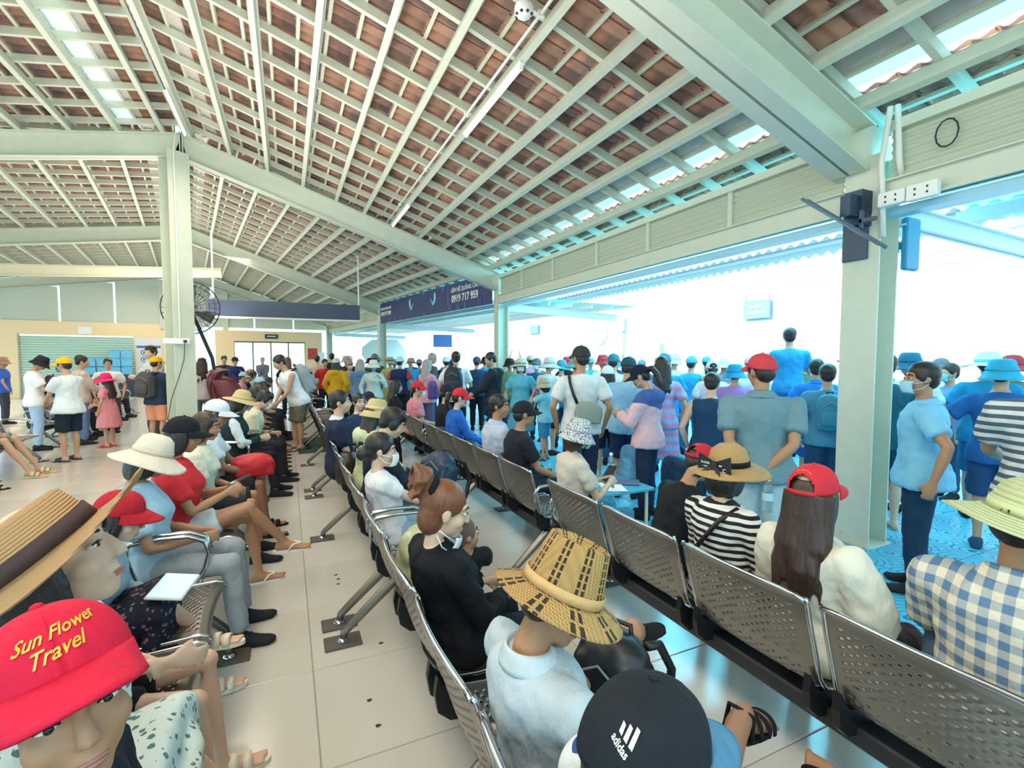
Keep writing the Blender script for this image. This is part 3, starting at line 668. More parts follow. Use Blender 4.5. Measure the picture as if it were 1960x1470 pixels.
def hair_mesh(kind, det, hat=0):
    mb = MB(); mb.ell((-.02, 0, .042 if not hat else .03), (.1, .085, .088) if not hat else (.09, .078, .07), None, 18, 12); mb.ell((-.055, 0, -.005), (.056, .072, .07))
    if kind in ('short', 'pony', 'bun'):
        for s in (-1, 1): mb.ell((.012, s*.066, .02), (.035, .016, .04))
    if kind == 'fringe':
        for y in range(-3, 4): mb.tube([(.03, y*.014, .112), (.066, y*.02, .09), (.086, y*.021, .052)], [.022, .016, .006], 8)
        for s in (-1, 1): mb.ell((.01, s*.07, .0), (.04, .02, .05))
    if kind in ('bob', 'long'):
        for s in (-1, 1): mb.ell((-.012, s*.07, -.03), (.055, .02, .1)); mb.ell((-.045, s*.05, -.05), (.055, .04, .1))
        mb.ell((-.06, 0, -.045), (.06, .075, .11))
        if not hat:
            for s in (-1, 1): mb.ell((.028, s*.062, .045), (.035, .022, .06))
        pass
    if kind == 'long':
        rnd = random.Random(3)
        for y in range(-6, 7):
            ph = y*.2; cx, cy = -.012-.078*math.cos(ph), .082*math.sin(ph); j = lambda q: rnd.uniform(-q, q); e = -.36-.08*math.cos(ph)+j(.05)
            pts = [(cx, cy, .02), (cx-.012, cy*1.05, -.1), (cx-.034+j(.01), cy*1.12+j(.016), -.2), (cx-.04+j(.016), cy*1.08+j(.028), -.29), (cx-.05+j(.02), cy*.95+j(.03), e)]
            mb.tube(pts, [.03, .03, .028, .024, .004], 8)
    if kind == 'bun':
        mb.ell((-.125, 0, -.03), (.045, .052, .05)); mb.ell((-.1, 0, -.02), (.04, .04, .035))
    if kind == 'topbun':
        mb.ell((-.1, .0, .1), (.05, .05, .045)); mb.tube([(-.06, 0, .07), (-.1, 0, .1)], [.04, .03], 10)
        rnd = random.Random(5)
        for q in range(16):
            a = q*.393; r1 = rnd.uniform(.04, .06); mb.tube([(-.1, 0, .1), (-.12+.02*math.cos(a), r1*math.sin(a), .12+r1*.6*math.cos(a)), (-.15-.02*math.cos(a), r1*1.3*math.sin(a), .11+r1*1.1*math.cos(a)), (-.17, r1*1.1*math.sin(a+.5), .08+r1*1.2*math.cos(a+.3))], [.02, .016, .011, .004], 6)
        mb.ell((-.05, 0, -.03), (.062, .07, .08))
    if kind == 'pony': mb.tube([(-.1, 0, .05), (-.15, 0, .04), (-.17, .0, -.04), (-.16, .01, -.14), (-.14, .01, -.22)], [.025, .032, .034, .028, .008], 9)
    return bake_later(mb.mesh('hair'), vox=.008 if det else .012, smooth=3)
_HC = {}
def cached(key, fn):
    if key not in _HC: _HC[key] = fn()
    return _HC[key]
# hats: each returns list of (part name, mesh, colour slot)
def hat_meshes(kind):
    out = []
    if kind in ('cap', 'capgap'):
        def fn(a, b):
            th = b*2*math.pi; ph = a*math.pi/2
            x, y, z = .105*math.cos(th), .089*math.sin(th), .103
            pinch = 1-.03*math.cos(3*th)**2*math.sin(ph)
            return (-.012+x*math.cos(ph)**.88*pinch, y*math.cos(ph)**.88*pinch, .028+z*math.sin(ph)**.9+.012*math.cos(th)*(1-a))
        mb = MB(); nu, nv = 20, 60
        def skip(i, j):
            if kind == 'cap': return False
            th = (j+.5)/nv*360; e = abs(th-180)/38
            return e < 1 and 1.4 < i+.5 < 8.6*math.sqrt(1-e*e)+1
        mb.sheet(fn, nu, nv, skip=skip); out.append(('crown', bake_later(mb.mesh('crown'), solid=.004), 0))
        mb = MB()
        def br(a, b):
            th = (b-.5)*2*R(66); r = 1+a*.78*math.cos((b-.5)*math.pi)**.55
            x, y = .107*math.cos(th), .092*math.sin(th); ex = .092*a*max(0, math.cos((b-.5)*math.pi))**.5
            return (-.012+x+ex, y*(1+.05*a), .037+.012*math.cos(th)-.022*a-(y*y)*3.2*a)
        mb.sheet(br, 6, 16); out.append(('brim', bake_later(mb.mesh('brim'), solid=.005), 1))
        mb = MB(); mb.ell((-.012, 0, .134), (.009, .009, .006), None, 8, 4)
        for sx in (-1, 0, 1):
            pts = [fn(t/10, (sx*60+360 if sx < 0 else sx*60)/360) for t in range(11)]; mb.tube([(V(p)-V((-.012, 0, .02)))*1.012+V((-.012, 0, .02)) for p in pts], .0016, 4)
        out.append(('button', mb.mesh('button', True), 0))
        if kind == 'capgap': mb = MB(); mb.sheet(lambda a, b: (-.012-.109*math.cos((b-.5)*1.4), .092*math.sin((b-.5)*1.4), .016+a*.016), 1, 10); out.append(('strap', bake_later(mb.mesh('strap'), solid=.003), 1))
    elif kind in ('sun', 'wide', 'bucket', 'floppy', 'visor', 'boater', 'fedora', 'conehat'):
        P = {'sun': ([(.001, .135), (.05, .13), (.082, .105), (.096, .06), (.1, .025)], [(.1, .025), (.13, .012), (.17, .0), (.2, -.012)], .014),
             'wide': ([(.001, .138), (.05, .133), (.082, .11), (.096, .065), (.1, .02)], [(.1, .02), (.14, .01), (.19, -.004), (.245, -.02)], .02),
             'bucket': ([(.001, .125), (.06, .122), (.08, .108), (.096, .05), (.103, .022)], [(.103, .022), (.118, -.005), (.14, -.035), (.152, -.052)], .006),
             'floppy': ([(.001, .135), (.05, .13), (.08, .108), (.096, .06), (.102, .02)], [(.102, .02), (.13, .0), (.165, -.025), (.195, -.045)], .018),
             'boater': ([(.001, .108), (.05, .108), (.084, .106), (.094, .1), (.1, .05), (.104, .02)], [(.104, .02), (.14, .014), (.18, .012), (.215, .018)], .022),
             'fedora': ([(.001, .118), (.03, .12), (.064, .138), (.073, .15), (.078, .148), (.088, .1), (.1, .04), (.104, .02)], [(.104, .02), (.13, .008), (.155, -.004), (.172, -.012)], .012),
             'conehat': ([(.001, .15), (.04, .13), (.09, .08), (.12, .04)], [(.12, .04), (.16, .01), (.19, -.01)], .006)}[kind]
        wv = lambda th, r: P[2]*max(0, r-.1)/.1*(math.cos(2*th)*.7+.5*math.sin(3*th+1)*(.4 if kind in ('boater', 'fedora', 'bucket') else 1))
        mb = MB(); mb.lathe(P[0], 36, wave=None); out.append(('crown', bake_later(mb.mesh('crown'), solid=.004), 0))
        mb = MB(); pr_ = P[1]; fine = []
        for i in range(len(pr_)-1):
            for t in (0, .5): fine.append((pr_[i][0]+(pr_[i+1][0]-pr_[i][0])*t, pr_[i][1]+(pr_[i+1][1]-pr_[i][1])*t))
        fine.append(pr_[-1]); mb.lathe(fine, 48, wave=wv); out.append(('brim', bake_later(mb.mesh('brim'), solid=.004), 0))
        mb = MB(); r0 = P[0][-1][0]; mb.lathe([(r0+.002, P[0][-1][1]+.002), (r0+.001, P[0][-1][1]+.028)] if kind != 'boater' else [(r0+.003, .024), (r0+.001, .056)], 36); out.append(('hat_band', bake_later(mb.mesh('hat_band'), solid=.003), 1))
    return out
def collar_mesh(k, b):
    mb = MB()
    def fn(a, t):
        th = .35+t*(2*math.pi-.7); r = .058+.03*max(0, a-.35)*1.5; u = .475+.03*min(1, a/.35) if a < .35 else .505-.05*(a-.35)/.65
        return k['at'](r*b*math.cos(th)*.98-.004, r*b*math.sin(th)*1.12, u-.014*math.cos(th))
    mb.sheet(fn, 8, 28); return bake_later(mb.mesh('collar'), solid=.005)
def mask_mesh():
    mb = MB()
    def fn(a, b):
        y = (b-.5)*2; z = -.012-a*.085
        return (.072+.042*(1-y*y)**.7+.012*math.sin(a*math.pi)-.01*a, y*(.068-.01*a), z)
    mb.sheet(fn, 8, 12)
    for s in (-1, 1):
        for z in (-.03, -.075): mb.tube([(.072, s*.066, z), (.03, s*.079, z+.01), (-.012, s*.08, -.01 if z > -.05 else -.03)], .0018, 5)
    return bake_later(mb.mesh('face_mask'), solid=.002)
def glasses_mesh():
    mb = MB()
    for s in (-1, 1):
        mb.tube([(.104, s*.034+.026*math.cos(t*.5236), .004+.02*math.sin(t*.5236)) for t in range(13)], .0022, 6); mb.tube([(.1, s*.06, .008), (.04, s*.078, .01), (-.01, s*.082, .004)], .002, 5)
    mb.tube([(.106, -.009, .008), (.106, .009, .008)], .002, 5); return mb.mesh('glasses', True)
def shoe_meshes(kind):
    if kind == 'shoe':
        mb = MB(); foot(mb, V((0, 0, 0)), 0, 0, 0, .01); mb.ell((.15, .004, -.052), (.05, .042, .022)); mb.tube([(-.002, 0, -.03), (0, 0, .01)], [.045, .042], 12); sole = MB(); sole_(sole, -.074, .012)
        return [('shoe', bake_later(mb.mesh('shoe'), vox=.007, smooth=3)), ('sole', sole.mesh('sole'))]
    sole = MB(); sole_(sole, -.078 if kind != 'slide' else -.086, .014 if kind != 'slide' else .026, 1.06 if kind != 'slide' else 1.15); mb = MB()
    def band(x, w_, lift=0):
        mb.sheet(lambda a, b: (x+(a-.5)*w_, .049*math.cos(b*math.pi), -.064+(.05 if x > .08 else .066)*math.sin(b*math.pi)**.7+lift), 1, 12)
    if kind == 'slide': band(.1, .04); band(.045, .04)
    elif kind == 'flip':
        for s in (-1, 1): mb.tube([(.125, .012, -.066), (.12, .012, -.03), (.07, s*.03, -.022), (.03, s*.044, -.06)], .005, 6)
    else:
        band(.12, .018); band(.085, .016); band(.03, .018)
        mb.tube([(-.02, .043, -.06), (-.015, .04, .01), (-.04, 0, .02), (-.015, -.04, .01), (-.02, -.043, -.06)], .005, 6)
    return [('strap', bake_later(mb.mesh('strap'), solid=.004)), ('sole', sole.mesh('sole'))]
def sole_(mb, z, t, s=1.):
    pts = []
    for i in range(24):
        a = 2*math.pi*i/24; x = math.cos(a); pts.append((.055+.125*x*s, (.040+.008*max(0, x)-.002)*math.sin(a)*s+.003))
    mb.loft([[(x, y, z) for x, y in pts], [(x, y, z+t) for x, y in pts]])
def noun(fem): return 'person'
def person(label, x, y, rot, pose='stand', s=.97, z=0, lean=0, head=(0, 0, 0), arms=('down', 'down'), legs=None, top=('tee', '#e8e8e8'), bottom=('pants', '#23262e'), hair=('short', 'k'), hat=None, mask=None, specs=None, shoes=('shoe', '#22252b'),
           skin='a', fem=0, b=1., vox=.016, group=None, seat=.41, hs=1., feet=None, hem=.0, face=1, hatrot=(0, 0, 0), handn=(None, None), curl=(.5, .5), collar=None):
    root = empty('person', (x, y, z), R(rot), label, 'person', group, s)
    lean_ = R(lean); hp = tuple(R(v) for v in head)
    if legs is None: legs = ('sit', 'sit') if pose == 'sit' else ('straight', 'straight')
    if feet is None: feet = ((.12, 0), (-.12, 0))
    st = round(seat/s, 3) if pose == 'sit' else 0
    sk = (pose, round(lean_, 3), arms, fem, b, st, legs, hs)
    k = skeleton(pose, lean_, arms, fem, b, st, legs, feet, hs, 0); hm = head_m(k, hp, hs); det = vox < .0105
    vox = vox if vox < .0085 else vox*1.32
    bk = ('body', bool(top), sk, hp, vox, feet, handn, curl, bool(shoes and shoes[0] == 'shoe'))
    me = cached(bk, lambda: body_mesh(bk, k, fem, b*.94 if top else b, vox, hm, det, feet, shoes, handn, curl))
    bo = link('body', me, SKINS[skin], root)
    cv = max(vox*1.05, .0145)
    if top:
        me = cached(('top', sk, top[0], hem, cv), lambda: top_mesh(k, fem, b, top[0], cv, hem)); tm = top[1] if not isinstance(top[1], str) else cloth(top[1])
        link({'tee': 'shirt', 'long': 'long_sleeved_top', 'tank': 'tank_top', 'hoodie': 'hooded_jacket', 'dress': 'dress', 'puff': 'blouse', 'vest': 'vest', 'slim': 'tee_shirt'}[top[0]], me, tm, root)
    if bottom:
        me = cached(('bot', sk, bottom[0], cv), lambda: bottom_mesh(k, fem, b, bottom[0], cv)); bm = bottom[1] if not isinstance(bottom[1], str) else cloth(bottom[1])
        link({'pants': 'trousers', 'wide': 'wide_trousers', 'shorts': 'shorts', 'mini': 'shorts', 'skirt': 'skirt'}[bottom[0]], me, bm, root)
    if hair: link('hair', cached(('hair', hair[0], det, bool(hat)), lambda: hair_mesh(hair[0], det, bool(hat))), HAIRS[hair[1]], root, hm)
    if hat:
        hr = hm @ M.Translation((-.005, 0, 0)) @ Euler([R(v) for v in hatrot]).to_matrix().to_4x4()
        hroot = None; cols = [c if not isinstance(c, str) else cloth(c) for c in hat[1:]]
        if len(cols) < 2: cols.append(cols[0])
        for i, (nm, me, ci) in enumerate(cached(('hat', hat[0]), lambda: hat_meshes(hat[0]))):
            if hroot is None: hroot = link('hat' if hat[0] not in ('cap', 'capgap') else 'cap', me, cols[ci], root, hr)
            else: link(nm, me, cols[ci], hroot)
        root['_h'] = 1
    if collar:
        me = cached(('collar', sk, b), lambda: collar_mesh(k, b)); link('collar', me, collar if not isinstance(collar, str) else cloth(collar), root)
    if hair and hair[0] == 'topbun':
        link('scrunchie', cached('scr', lambda: MB().tube([(-.078+.006*math.cos(3*a*.3927), .046*math.cos(a*.3927), .086+.046*math.sin(a*.3927)) for a in range(17)], .016, 8).mesh('scrunchie', True)), cloth('#17181c'), root, hm)
    if mask: link('face_mask', cached('mask', mask_mesh), cloth(mask, bump=.1), root, hm)
    if specs: link('glasses', cached('specs', glasses_mesh), BLACKP, root, hm)
    if face and vox < .018:
        def eye(q): return MB().ell((.078, q*.032, .006), (.0102, .013, .0052), None, 12, 7).mesh('eye', True)
        def iris(q): return MB().ell((.086, q*.031, .006), (.004, .006, .0058), None, 10, 6).tube([(.088, q*.019, .008), (.0895, q*.031, .0125), (.084, q*.046, .009)], .0017, 5).mesh('iris', True)
        def brow(q): return MB().tube([(.088, q*.012, .027), (.085, q*.034, .034), (.068, q*.053, .028)], [.0035, .0045, .002], 6).mesh('eyebrow', True)
        def lips(): return MB().ell((.0855, 0, -.063), (.007, .02, .0042), None, 12, 6).ell((.085, 0, -.0695), (.007, .017, .0045), None, 12, 6).mesh('lips', True)
        for q in (1, -1):
            e = link('eye', cached(('eye', q), lambda: eye(q)), EYEW, root, hm); link('iris', cached(('iris', q), lambda: iris(q)), IRIS, e); link('eyebrow', cached(('brow', q), lambda: brow(q)), BROW, root, hm)
        if not mask: link('lips', cached('lips', lips), LIP, root, hm)
    if shoes:
        for i in (0, 1):
            m = M.Translation(k['A%d' % i]) @ M.Rotation(feet[i][0], 4, 'Z') @ M.Rotation(feet[i][1], 4, 'Y')
            sc = cloth(shoes[1], bump=.1); ps = cached(('shoe', shoes[0]), lambda: shoe_meshes(shoes[0]))
            o = link('shoe' if shoes[0] == 'shoe' else 'sandal', ps[0][1], sc, root, m); link('sole', ps[1][1], cloth(shoes[2] if len(shoes) > 2 else shoes[1], bump=.1), o)
    if '_h' in root: del root['_h']
    root_k[root.name] = (k, hm, s)
    return root
root_k = {}
def wpt(p, key):   # world point of a joint
    k, hm, s = root_k[p.name]; m = M.Translation(p.location) @ M.Rotation(p.rotation_euler.z, 4, 'Z') @ M.Scale(s, 4)
    return m @ (k[key] if isinstance(key, str) else key)
def wmat(p): return M.Translation(p.location) @ M.Rotation(p.rotation_euler.z, 4, 'Z') @ M.Scale(root_k[p.name][2], 4)
# ------------------------------------------------------------------ the people
def straw(c, c2, ps=420): return mat(c, .8, pat='straw', col2=c2, ps=ps, bump=.5)
FLORALW = cloth('#dfe7e2', 'floral', '#5b807e', 40); FLORALN = cloth('#1d2233', 'floral', '#8b6a72', 30); CAMO = cloth('#7e8d88', 'camo', '#53605c', 16)
STRIPE = cloth('#ecebe6', 'stripe', '#17181d', 27); PLAID = cloth('#dfd9c6', 'plaid', '#5f7ea3', 20); MONO = cloth('#dcdde0', 'monogram', '#6d7580', 46)
WEAVE = mat('#d2a96a', .8, pat='weave', col2='#3c2f20', bump=.6); STRIPEB = cloth('#d9dde0', 'stripe', '#55626b', 22); PINKST = cloth('#d893b4', 'stripe', '#9fb6e0', 9)
# --- row beside the camera, left (sitters face right)
W = 'people seated in the left row'
person('person in red travel cap with gold script bending forward at lower left', -.44, .95, 0, 'sit', .95, hs=1.12, lean=14, head=(-62, -6, 8), arms=('lap', 'knee'), top=('tee', '#1c2332'), bottom=('shorts', '#23283a'), hat=('cap', '#d01c3e'), skin='b', vox=.007, shoes=('slide', '#2a2a2a'), hatrot=(0, -8, 0))
person('person in wide tan straw hat and white and green floral dress', -.76, 1.45, 0, 'sit', 1.1, hs=1.08, lean=29, head=(-4, -18, 0), arms=('knee', (.33, .2, -.02)), top=('puff', FLORALW), bottom=('skirt', FLORALW), hair=('bob', 'k'), hat=('boater', straw('#c89f70', '#8d6a45', 900), '#4a3a3c'), fem=1, skin='c', vox=.007, shoes=('sandal', '#1b1718'), hatrot=(6, -20, 0), legs=('sitf', 'sitf'))
person('person in white lace blouse with bare arms folded over knees', -.66, 1.98, 0, 'sit', .86, lean=-9, head=(10, 15, 0), arms=('cross', 'knee'), top=('tee', '#eef3f6'), bottom=('mini', '#191b20'), hair=('bob', 'k'), fem=1, skin='c', vox=.009, shoes=('slide', '#e6dcc8'), legs=('sit', 'sit'))
person('person in red cap and glasses with navy floral skirt, holding a red phone', -.84, 2.55, 0, 'sit', .76, hs=1.15, b=1.1, lean=20, head=(-8, 16, 0), arms=('phone', 'lap'), top=('long', '#93a9bd'), bottom=('skirt', FLORALN), hair=('bob', 'k'), hat=('cap', '#b3202f'), specs=1, fem=1, skin='c', vox=.009, shoes=('slide', '#efe6d6'), legs=('sitf', 'over'))
person('person in cream bucket sun hat with tied ribbon, pale blue top', -.7, 3.18, 0, 'sit', .93, lean=-6, head=(20, 22, 0), arms=('lap', 'lap'), top=('tee', '#a9c8dc'), bottom=('pants', '#9aa3ab'), hair=('bob', 'k'), hat=('floppy', '#e2d3c3', '#d8c6b4'), fem=1, skin='b', vox=.011)
person('person in red tee and white shorts with crossed legs and black cap', -.66, 3.75, 0, 'sit', .96, lean=-2, head=(6, 12, 0), arms=('phone', 'phone'), top=('tee', '#d8323a'), bottom=('mini', '#cfe0ea'), hair=('bob', 'k'), hat=('cap', '#1a1c22'), fem=1, skin='b', vox=.009, shoes=('flip', '#eeeae0'), legs=('sit', 'over'), b=1.08)
person('person with dark hair in cream lettered tee between red tee and white cap', -.66, 4.4, 0, 'sit', .92, lean=5, head=(-10, 8, 0), arms=('lap', 'lap'), top=('tee', '#e9e6d3'), bottom=('shorts', '#2b2f3a'), hair=('bob', 'b'), fem=1, skin='b', vox=.01)
person('person in white cap and glasses with red bag on lap', -.66, 5.0, 0, 'sit', .98, lean=2, head=(-4, 18, 0), arms=('read', 'read'), top=('tee', '#dbe7f2'), bottom=('shorts', '#20232c'), hair=('short', 'k'), hat=('cap', '#dfe5ec'), specs=1, skin='d', vox=.01, shoes=('slide', '#26262b'))
person('person in straw sun hat and green varsity jacket with white sleeves', -.6, 6.4, 0, 'sit', .98, lean=6, head=(10, 16, 0), arms=('phone', 'phone'), top=('long', cloth('#22383a', 'sleeves', '#dfe5e8', .2)), bottom=('pants', '#22242b'), hair=('bob', 'k'), hat=('sun', straw('#e2cf9a', '#b79d67'), '#d6c08a'), mask='#8fb6d8', fem=1, skin='c', vox=.012)
person('person with dark hair and white mask in cream top looking down', -.5, 7.1, 0, 'sit', .96, lean=16, head=(0, 30, 0), arms=('phone', 'lap'), top=('tee', '#d9d2b4'), bottom=('pants', '#2b2b33'), hair=('fringe', 'k'), mask='#eef0f2', skin='c', vox=.012)
for i, (y, tc, hc, lb) in enumerate(((7.75, '#3a3f4d', 'k', 'seated person in charcoal top past the cream masked one'), (8.4, '#6a4a43', 'b', 'seated person in brown top bent over near backpack wearer'), (9.0, '#2a2d38', 'k', 'seated person in black top before the standing backpack wearer'), (9.7, '#b8bcc4', 'k', 'seated person in light grey top at end of left row'))):
    person(lb, -.58, y, 0, 'sit', .95, lean=12+4*(i % 2), head=(0, 18, 0), arms=('lap', 'lap'), top=('tee', tc), bottom=('pants', '#1f2128'), hair=('fringe', hc), vox=.018, skin='b', shoes=('slide', ['#3a2220', '#22252b', '#26305a', '#2b2b2b'][i]))
# --- middle row (sitters face right, backs to camera)
person('person in black sports cap with white emblem and blue brim', .44, .49, 0, 'sit', .91, hs=.95, lean=-8, head=(4, 12, 0), arms=('phone', 'lap'), top=('tee', '#14161b'), bottom=('shorts', '#16181e'), hat=('cap', '#1b222b', '#4f84a6'), skin='d', vox=.007, legs=(((.42, .3, .66), (.78, .48, .68)), ((.45, .1, .56), (.86, .3, .48))), shoes=('sandal', '#17151a'), feet=((.2, .25), (.5, -.5)), face=0)
person('person in woven straw fedora and pale grey blue polo', .6, 1.04, 4, 'sit', .86, hs=1.15, lean=-10, head=(-10, 30, 0), arms=('read', 'read'), top=('tee', '#bccbd6'), bottom=('shorts', '#56616b'), hair=('short', 'k'), collar='#c4d3dd', hat=('fedora', WEAVE, mat('#cfa873', .7, bump=.4)), skin='b', vox=.007, legs=(((.56, .28, .78), (.8, .5, .62)), 'sit'), hatrot=(0, -6, 0), face=0, b=1.04)
person('person with brown hair in a messy top bun, black top, holding a baby', .6, 1.86, 12, 'sit', .84, hs=1.14, b=1.08, lean=-13, head=(-18, 14, 0), arms=('lap', 'lap'), top=('long', '#12151b'), bottom=('pants', '#1c2028'), hair=('topbun', 'r'), fem=1, skin='c', vox=.007)
person('baby with shaved head lying on the black top lap', .7, 2.08, 80, 'sit', .5, z=.12, lean=-40, head=(-70, -10, 0), arms=('up', 'lap'), top=('tee', '#1a1d24'), bottom=('shorts', '#2a2d33'), hair=('short', 'z'), skin='b', vox=.012, hs=1.28, shoes=None, seat=.44)
person('person in white tee and white mask with low dark bun', .6, 3.2, 2, 'sit', .84, hs=1.12, b=1.05, lean=-12, head=(-14, 6, 0), arms=('knee', 'fwd'), top=('slim', '#e6e6ea'), bottom=('pants', '#9db8cc'), hair=('bun', 'k'), mask='#f0f0f4', fem=1, skin='c', vox=.009)
person('person in navy long sleeved sports top rummaging in a dark backpack', .62, 3.8, 0, 'sit', .98, lean=3, head=(-12, 26, 0), arms=('read', 'read'), top=('long', '#232c3b'), bottom=('shorts', '#3f7180'), hair=('fringe', 'k'), skin='c', vox=.009)
person('person in pale yellow green hooded jacket and straw bucket hat', .66, 4.55, 10, 'sit', .97, lean=4, head=(10, 10, 0), arms=('lap', 'lap'), top=('hoodie', '#cfd6ae'), bottom=('pants', '#3a3d46'), hair=('long', 'k'), hat=('bucket', straw('#e3cf9c', '#c0a56c'), '#e3cf9c'), fem=1, skin='c', vox=.012, face=0)
person('person in navy tee with white collar trim, seated in middle row', .47, 5.25, -4, 'sit', 1.02, lean=0, head=(-6, -2, 0), arms=('lap', 'lap'), collar='#dfe3ea', top=('tee', '#222b44'), bottom=('pants', '#20232b'), hair=('short', 'k'), skin='c', vox=.011)
person('child with round face turned to the camera beside the navy tee', .78, 6.2, -40, 'sit', .9, lean=0, head=(-30, 0, 0), arms=('lap', 'lap'), top=('tee', '#2b3a5c'), bottom=('pants', '#20232b'), hair=('short', 'k'), skin='c', vox=.012)
person('child in dark cap and blue mask behind the straw bucket hat', 1.0, 6.9, -30, 'sit', .86, lean=0, head=(-20, 0, 0), arms=('lap', 'lap'), top=('tee', '#2a3350'), bottom=('pants', '#20232b'), hair=('short', 'k'), hat=('cap', '#232a38'), mask='#9cc6e0', vox=.013)
person('child in white, blue and red cap between the emblem cap and the straw fedora', .55, .77, 0, 'sit', .52, lean=-8, head=(0, 4, 0), arms=('lap', 'lap'), top=('tee', '#cfd8de'), bottom=('shorts', '#2a2d38'), hair=('short', 'k'), hat=('cap', cloth('#dfe9ee', 'yoke', '#2c4f9c', .105), '#c2374a'), vox=.011, hs=1.15, face=0)
# --- right row (sitters face right, seen from behind)
person('person in pale green straw hat and blue checked shirt at right edge', 1.9, .64, 6, 'sit', .98, lean=4, head=(-10, 8, 0), arms=('knee', 'lap'), collar=PLAID, top=('tee', PLAID), bottom=('shorts', '#5a6f86'), hair=('short', 'k'), hat=('sun', straw('#d7dba9', '#a9b58a', 300), '#cfd6a5'), skin='b', vox=.009, legs=(((.32, .22, .80), (.4, .24, .42)), 'sit'), hatrot=(10, 0, 0), face=0, b=1.1)
person('person in red cap with long dark hair and cream ruffled blouse', 1.88, 1.2, 0, 'sit', .92, lean=-7, head=(4, 2, 0), arms=('lap', 'lap'), top=('puff', '#e6e3d3'), bottom=('pants', '#3a2026'), hair=('long', 'b'), hat=('capgap', '#d23140'), fem=1, skin='c', vox=.009, face=0)
person('person in straw hat with black lettered ribbon and striped top', 1.88, 1.66, 0, 'sit', .92, lean=-2, head=(8, 14, 0), arms=('lap', 'lap'), top=('long', STRIPE), bottom=('pants', '#20242d'), hair=('bob', 'k'), hat=('sun', straw('#d3ab74', '#a37f4f', 650), '#14171f'), fem=1, skin='c', vox=.01, hatrot=(0, -16, 0), face=0)
person('child in red cap and black tee leaning forward in right row', 1.95, 2.12, -8, 'sit', .86, lean=20, head=(-4, 24, 0), arms=('phone', 'phone'), top=('tee', '#1b2027'), bottom=('shorts', '#1b2027'), hair=('short', 'k'), hat=('capgap', '#c92a38'), skin='b', vox=.01, face=0)
person('person in grey monogram bucket hat, green mask and beige top', 1.86, 2.98, -6, 'sit', .9, lean=-1, head=(-12, 12, 0), arms=('phone', 'phone'), top=('tee', '#d3cabd'), bottom=('pants', '#3f7f9c'), hair=('bob', 'b'), hat=('bucket', MONO, MONO), mask='#9fd8bd', specs=1, fem=1, skin='c', vox=.009)
person('person in black tee and black cap resting a wrist on one knee', 1.84, 3.95, -6, 'sit', .95, lean=8, head=(-4, 4, 0), arms=('knee', 'knee'), top=('tee', '#22252f'), bottom=('pants', '#1f3346'), hair=('short', 'k'), hat=('cap', '#1f2129'), skin='b', vox=.01, face=0)
person('older person in pale lavender shirt turning beside the black cap', 1.85, 4.4, -4, 'sit', .99, lean=2, head=(-38, 2, 0), arms=('lap', 'lap'), collar='#bcc6dc', top=('tee', '#bcc6dc'), bottom=('pants', '#2a2e3a'), hair=('short', 'k'), skin='b', vox=.01, b=1.08)
person('person in bright blue jacket, white mask and red cap', 1.85, 5.75, -4, 'sit', .97, lean=6, head=(-12, 10, 0), arms=('knee', 'knee'), top=('long', '#2a66c4'), bottom=('pants', '#20232b'), hair=('pony', 'k'), hat=('cap', '#d63440'), mask='#dfe6ee', fem=1, skin='c', vox=.012)
person('person in black shirt and dark cap between two red caps', 1.95, 6.5, 0, 'sit', .98, lean=4, head=(-16, 6, 0), arms=('lap', 'lap'), top=('tee', '#20222a'), bottom=('pants', '#20222a'), hair=('short', 'k'), hat=('cap', '#232733'), vox=.013)
person('person in pink shirt, white mask and red cap in right row', 1.78, 7.5, 0, 'sit', .98, lean=4, head=(-24, 6, 0), arms=('lap', 'lap'), top=('tee', '#d68896'), bottom=('pants', '#22252e'), hair=('short', 'k'), hat=('cap', '#d3303c'), mask='#e6e8ee', vox=.013)
person('person in black top with long hair at end of right row', 1.6, 8.2, 0, 'sit', .98, lean=2, head=(0, 6, 0), arms=('lap', 'lap'), top=('tee', '#17181d'), bottom=('pants', '#17181d'), hair=('long', 'k'), fem=1, vox=.015)
# --- left edge seated
person('person in navy tee and camouflage shorts seated at the left edge', -3.8, 8.75, 0, 'sit', .98, lean=6, head=(0, 6, 0), arms=('lap', 'lap'), top=('tee', '#22304e'), bottom=('shorts', CAMO), shoes=('slide', '#d8c6a4'), vox=.012, legs=('sitf', 'sitf'))
person('person with bare legs and striped slides at the left edge', -3.78, 7.85, 0, 'sit', .98, lean=6, head=(0, 6, 0), arms=('lap', 'phone'), top=('tee', '#20242e'), bottom=('shorts', '#1f3a58'), shoes=('slide', '#1a1b20'), vox=.012)
# --- standing, left hall
person('person in black bucket hat, white vest top and pale jeans', -4.0, 11.2, 20, s=1.02, head=(0, 26, 0), arms=('phone', 'phone'), top=('tee', '#f0f1f4'), bottom=('pants', '#a9cbee'), hat=('bucket', '#26282e', '#26282e'), vox=.014)
person('child in yellow cap, white tee and black shorts, hands together', -3.12, 9.83, 150, s=.99, head=(8, 8, 0), arms=('low', 'low'), top=('tee', '#e4edf0'), bottom=('shorts', '#1c2b3c'), hat=('cap', '#f2b81e'), mask='#8cc6e4', shoes=('slide', '#3a3d4d'), vox=.012, hem=.03)
person('person in beige shirt with orange lanyard beside the yellow cap child', -3.5, 11.6, 30, s=1.02, head=(-10, 6, 0), arms=('chest', 'low'), top=('long', '#cfc0b8'), bottom=('pants', '#6c86b4'), hair=('short', 'k'), vox=.014, shoes=('shoe', '#3a3238'))
person('person in glasses facing the camera behind the hot pink hat', -3.5, 13.2, -75, s=.98, top=('tee', '#e6e3e6'), bottom=('pants', '#4a4d58'), specs=1, vox=.015)
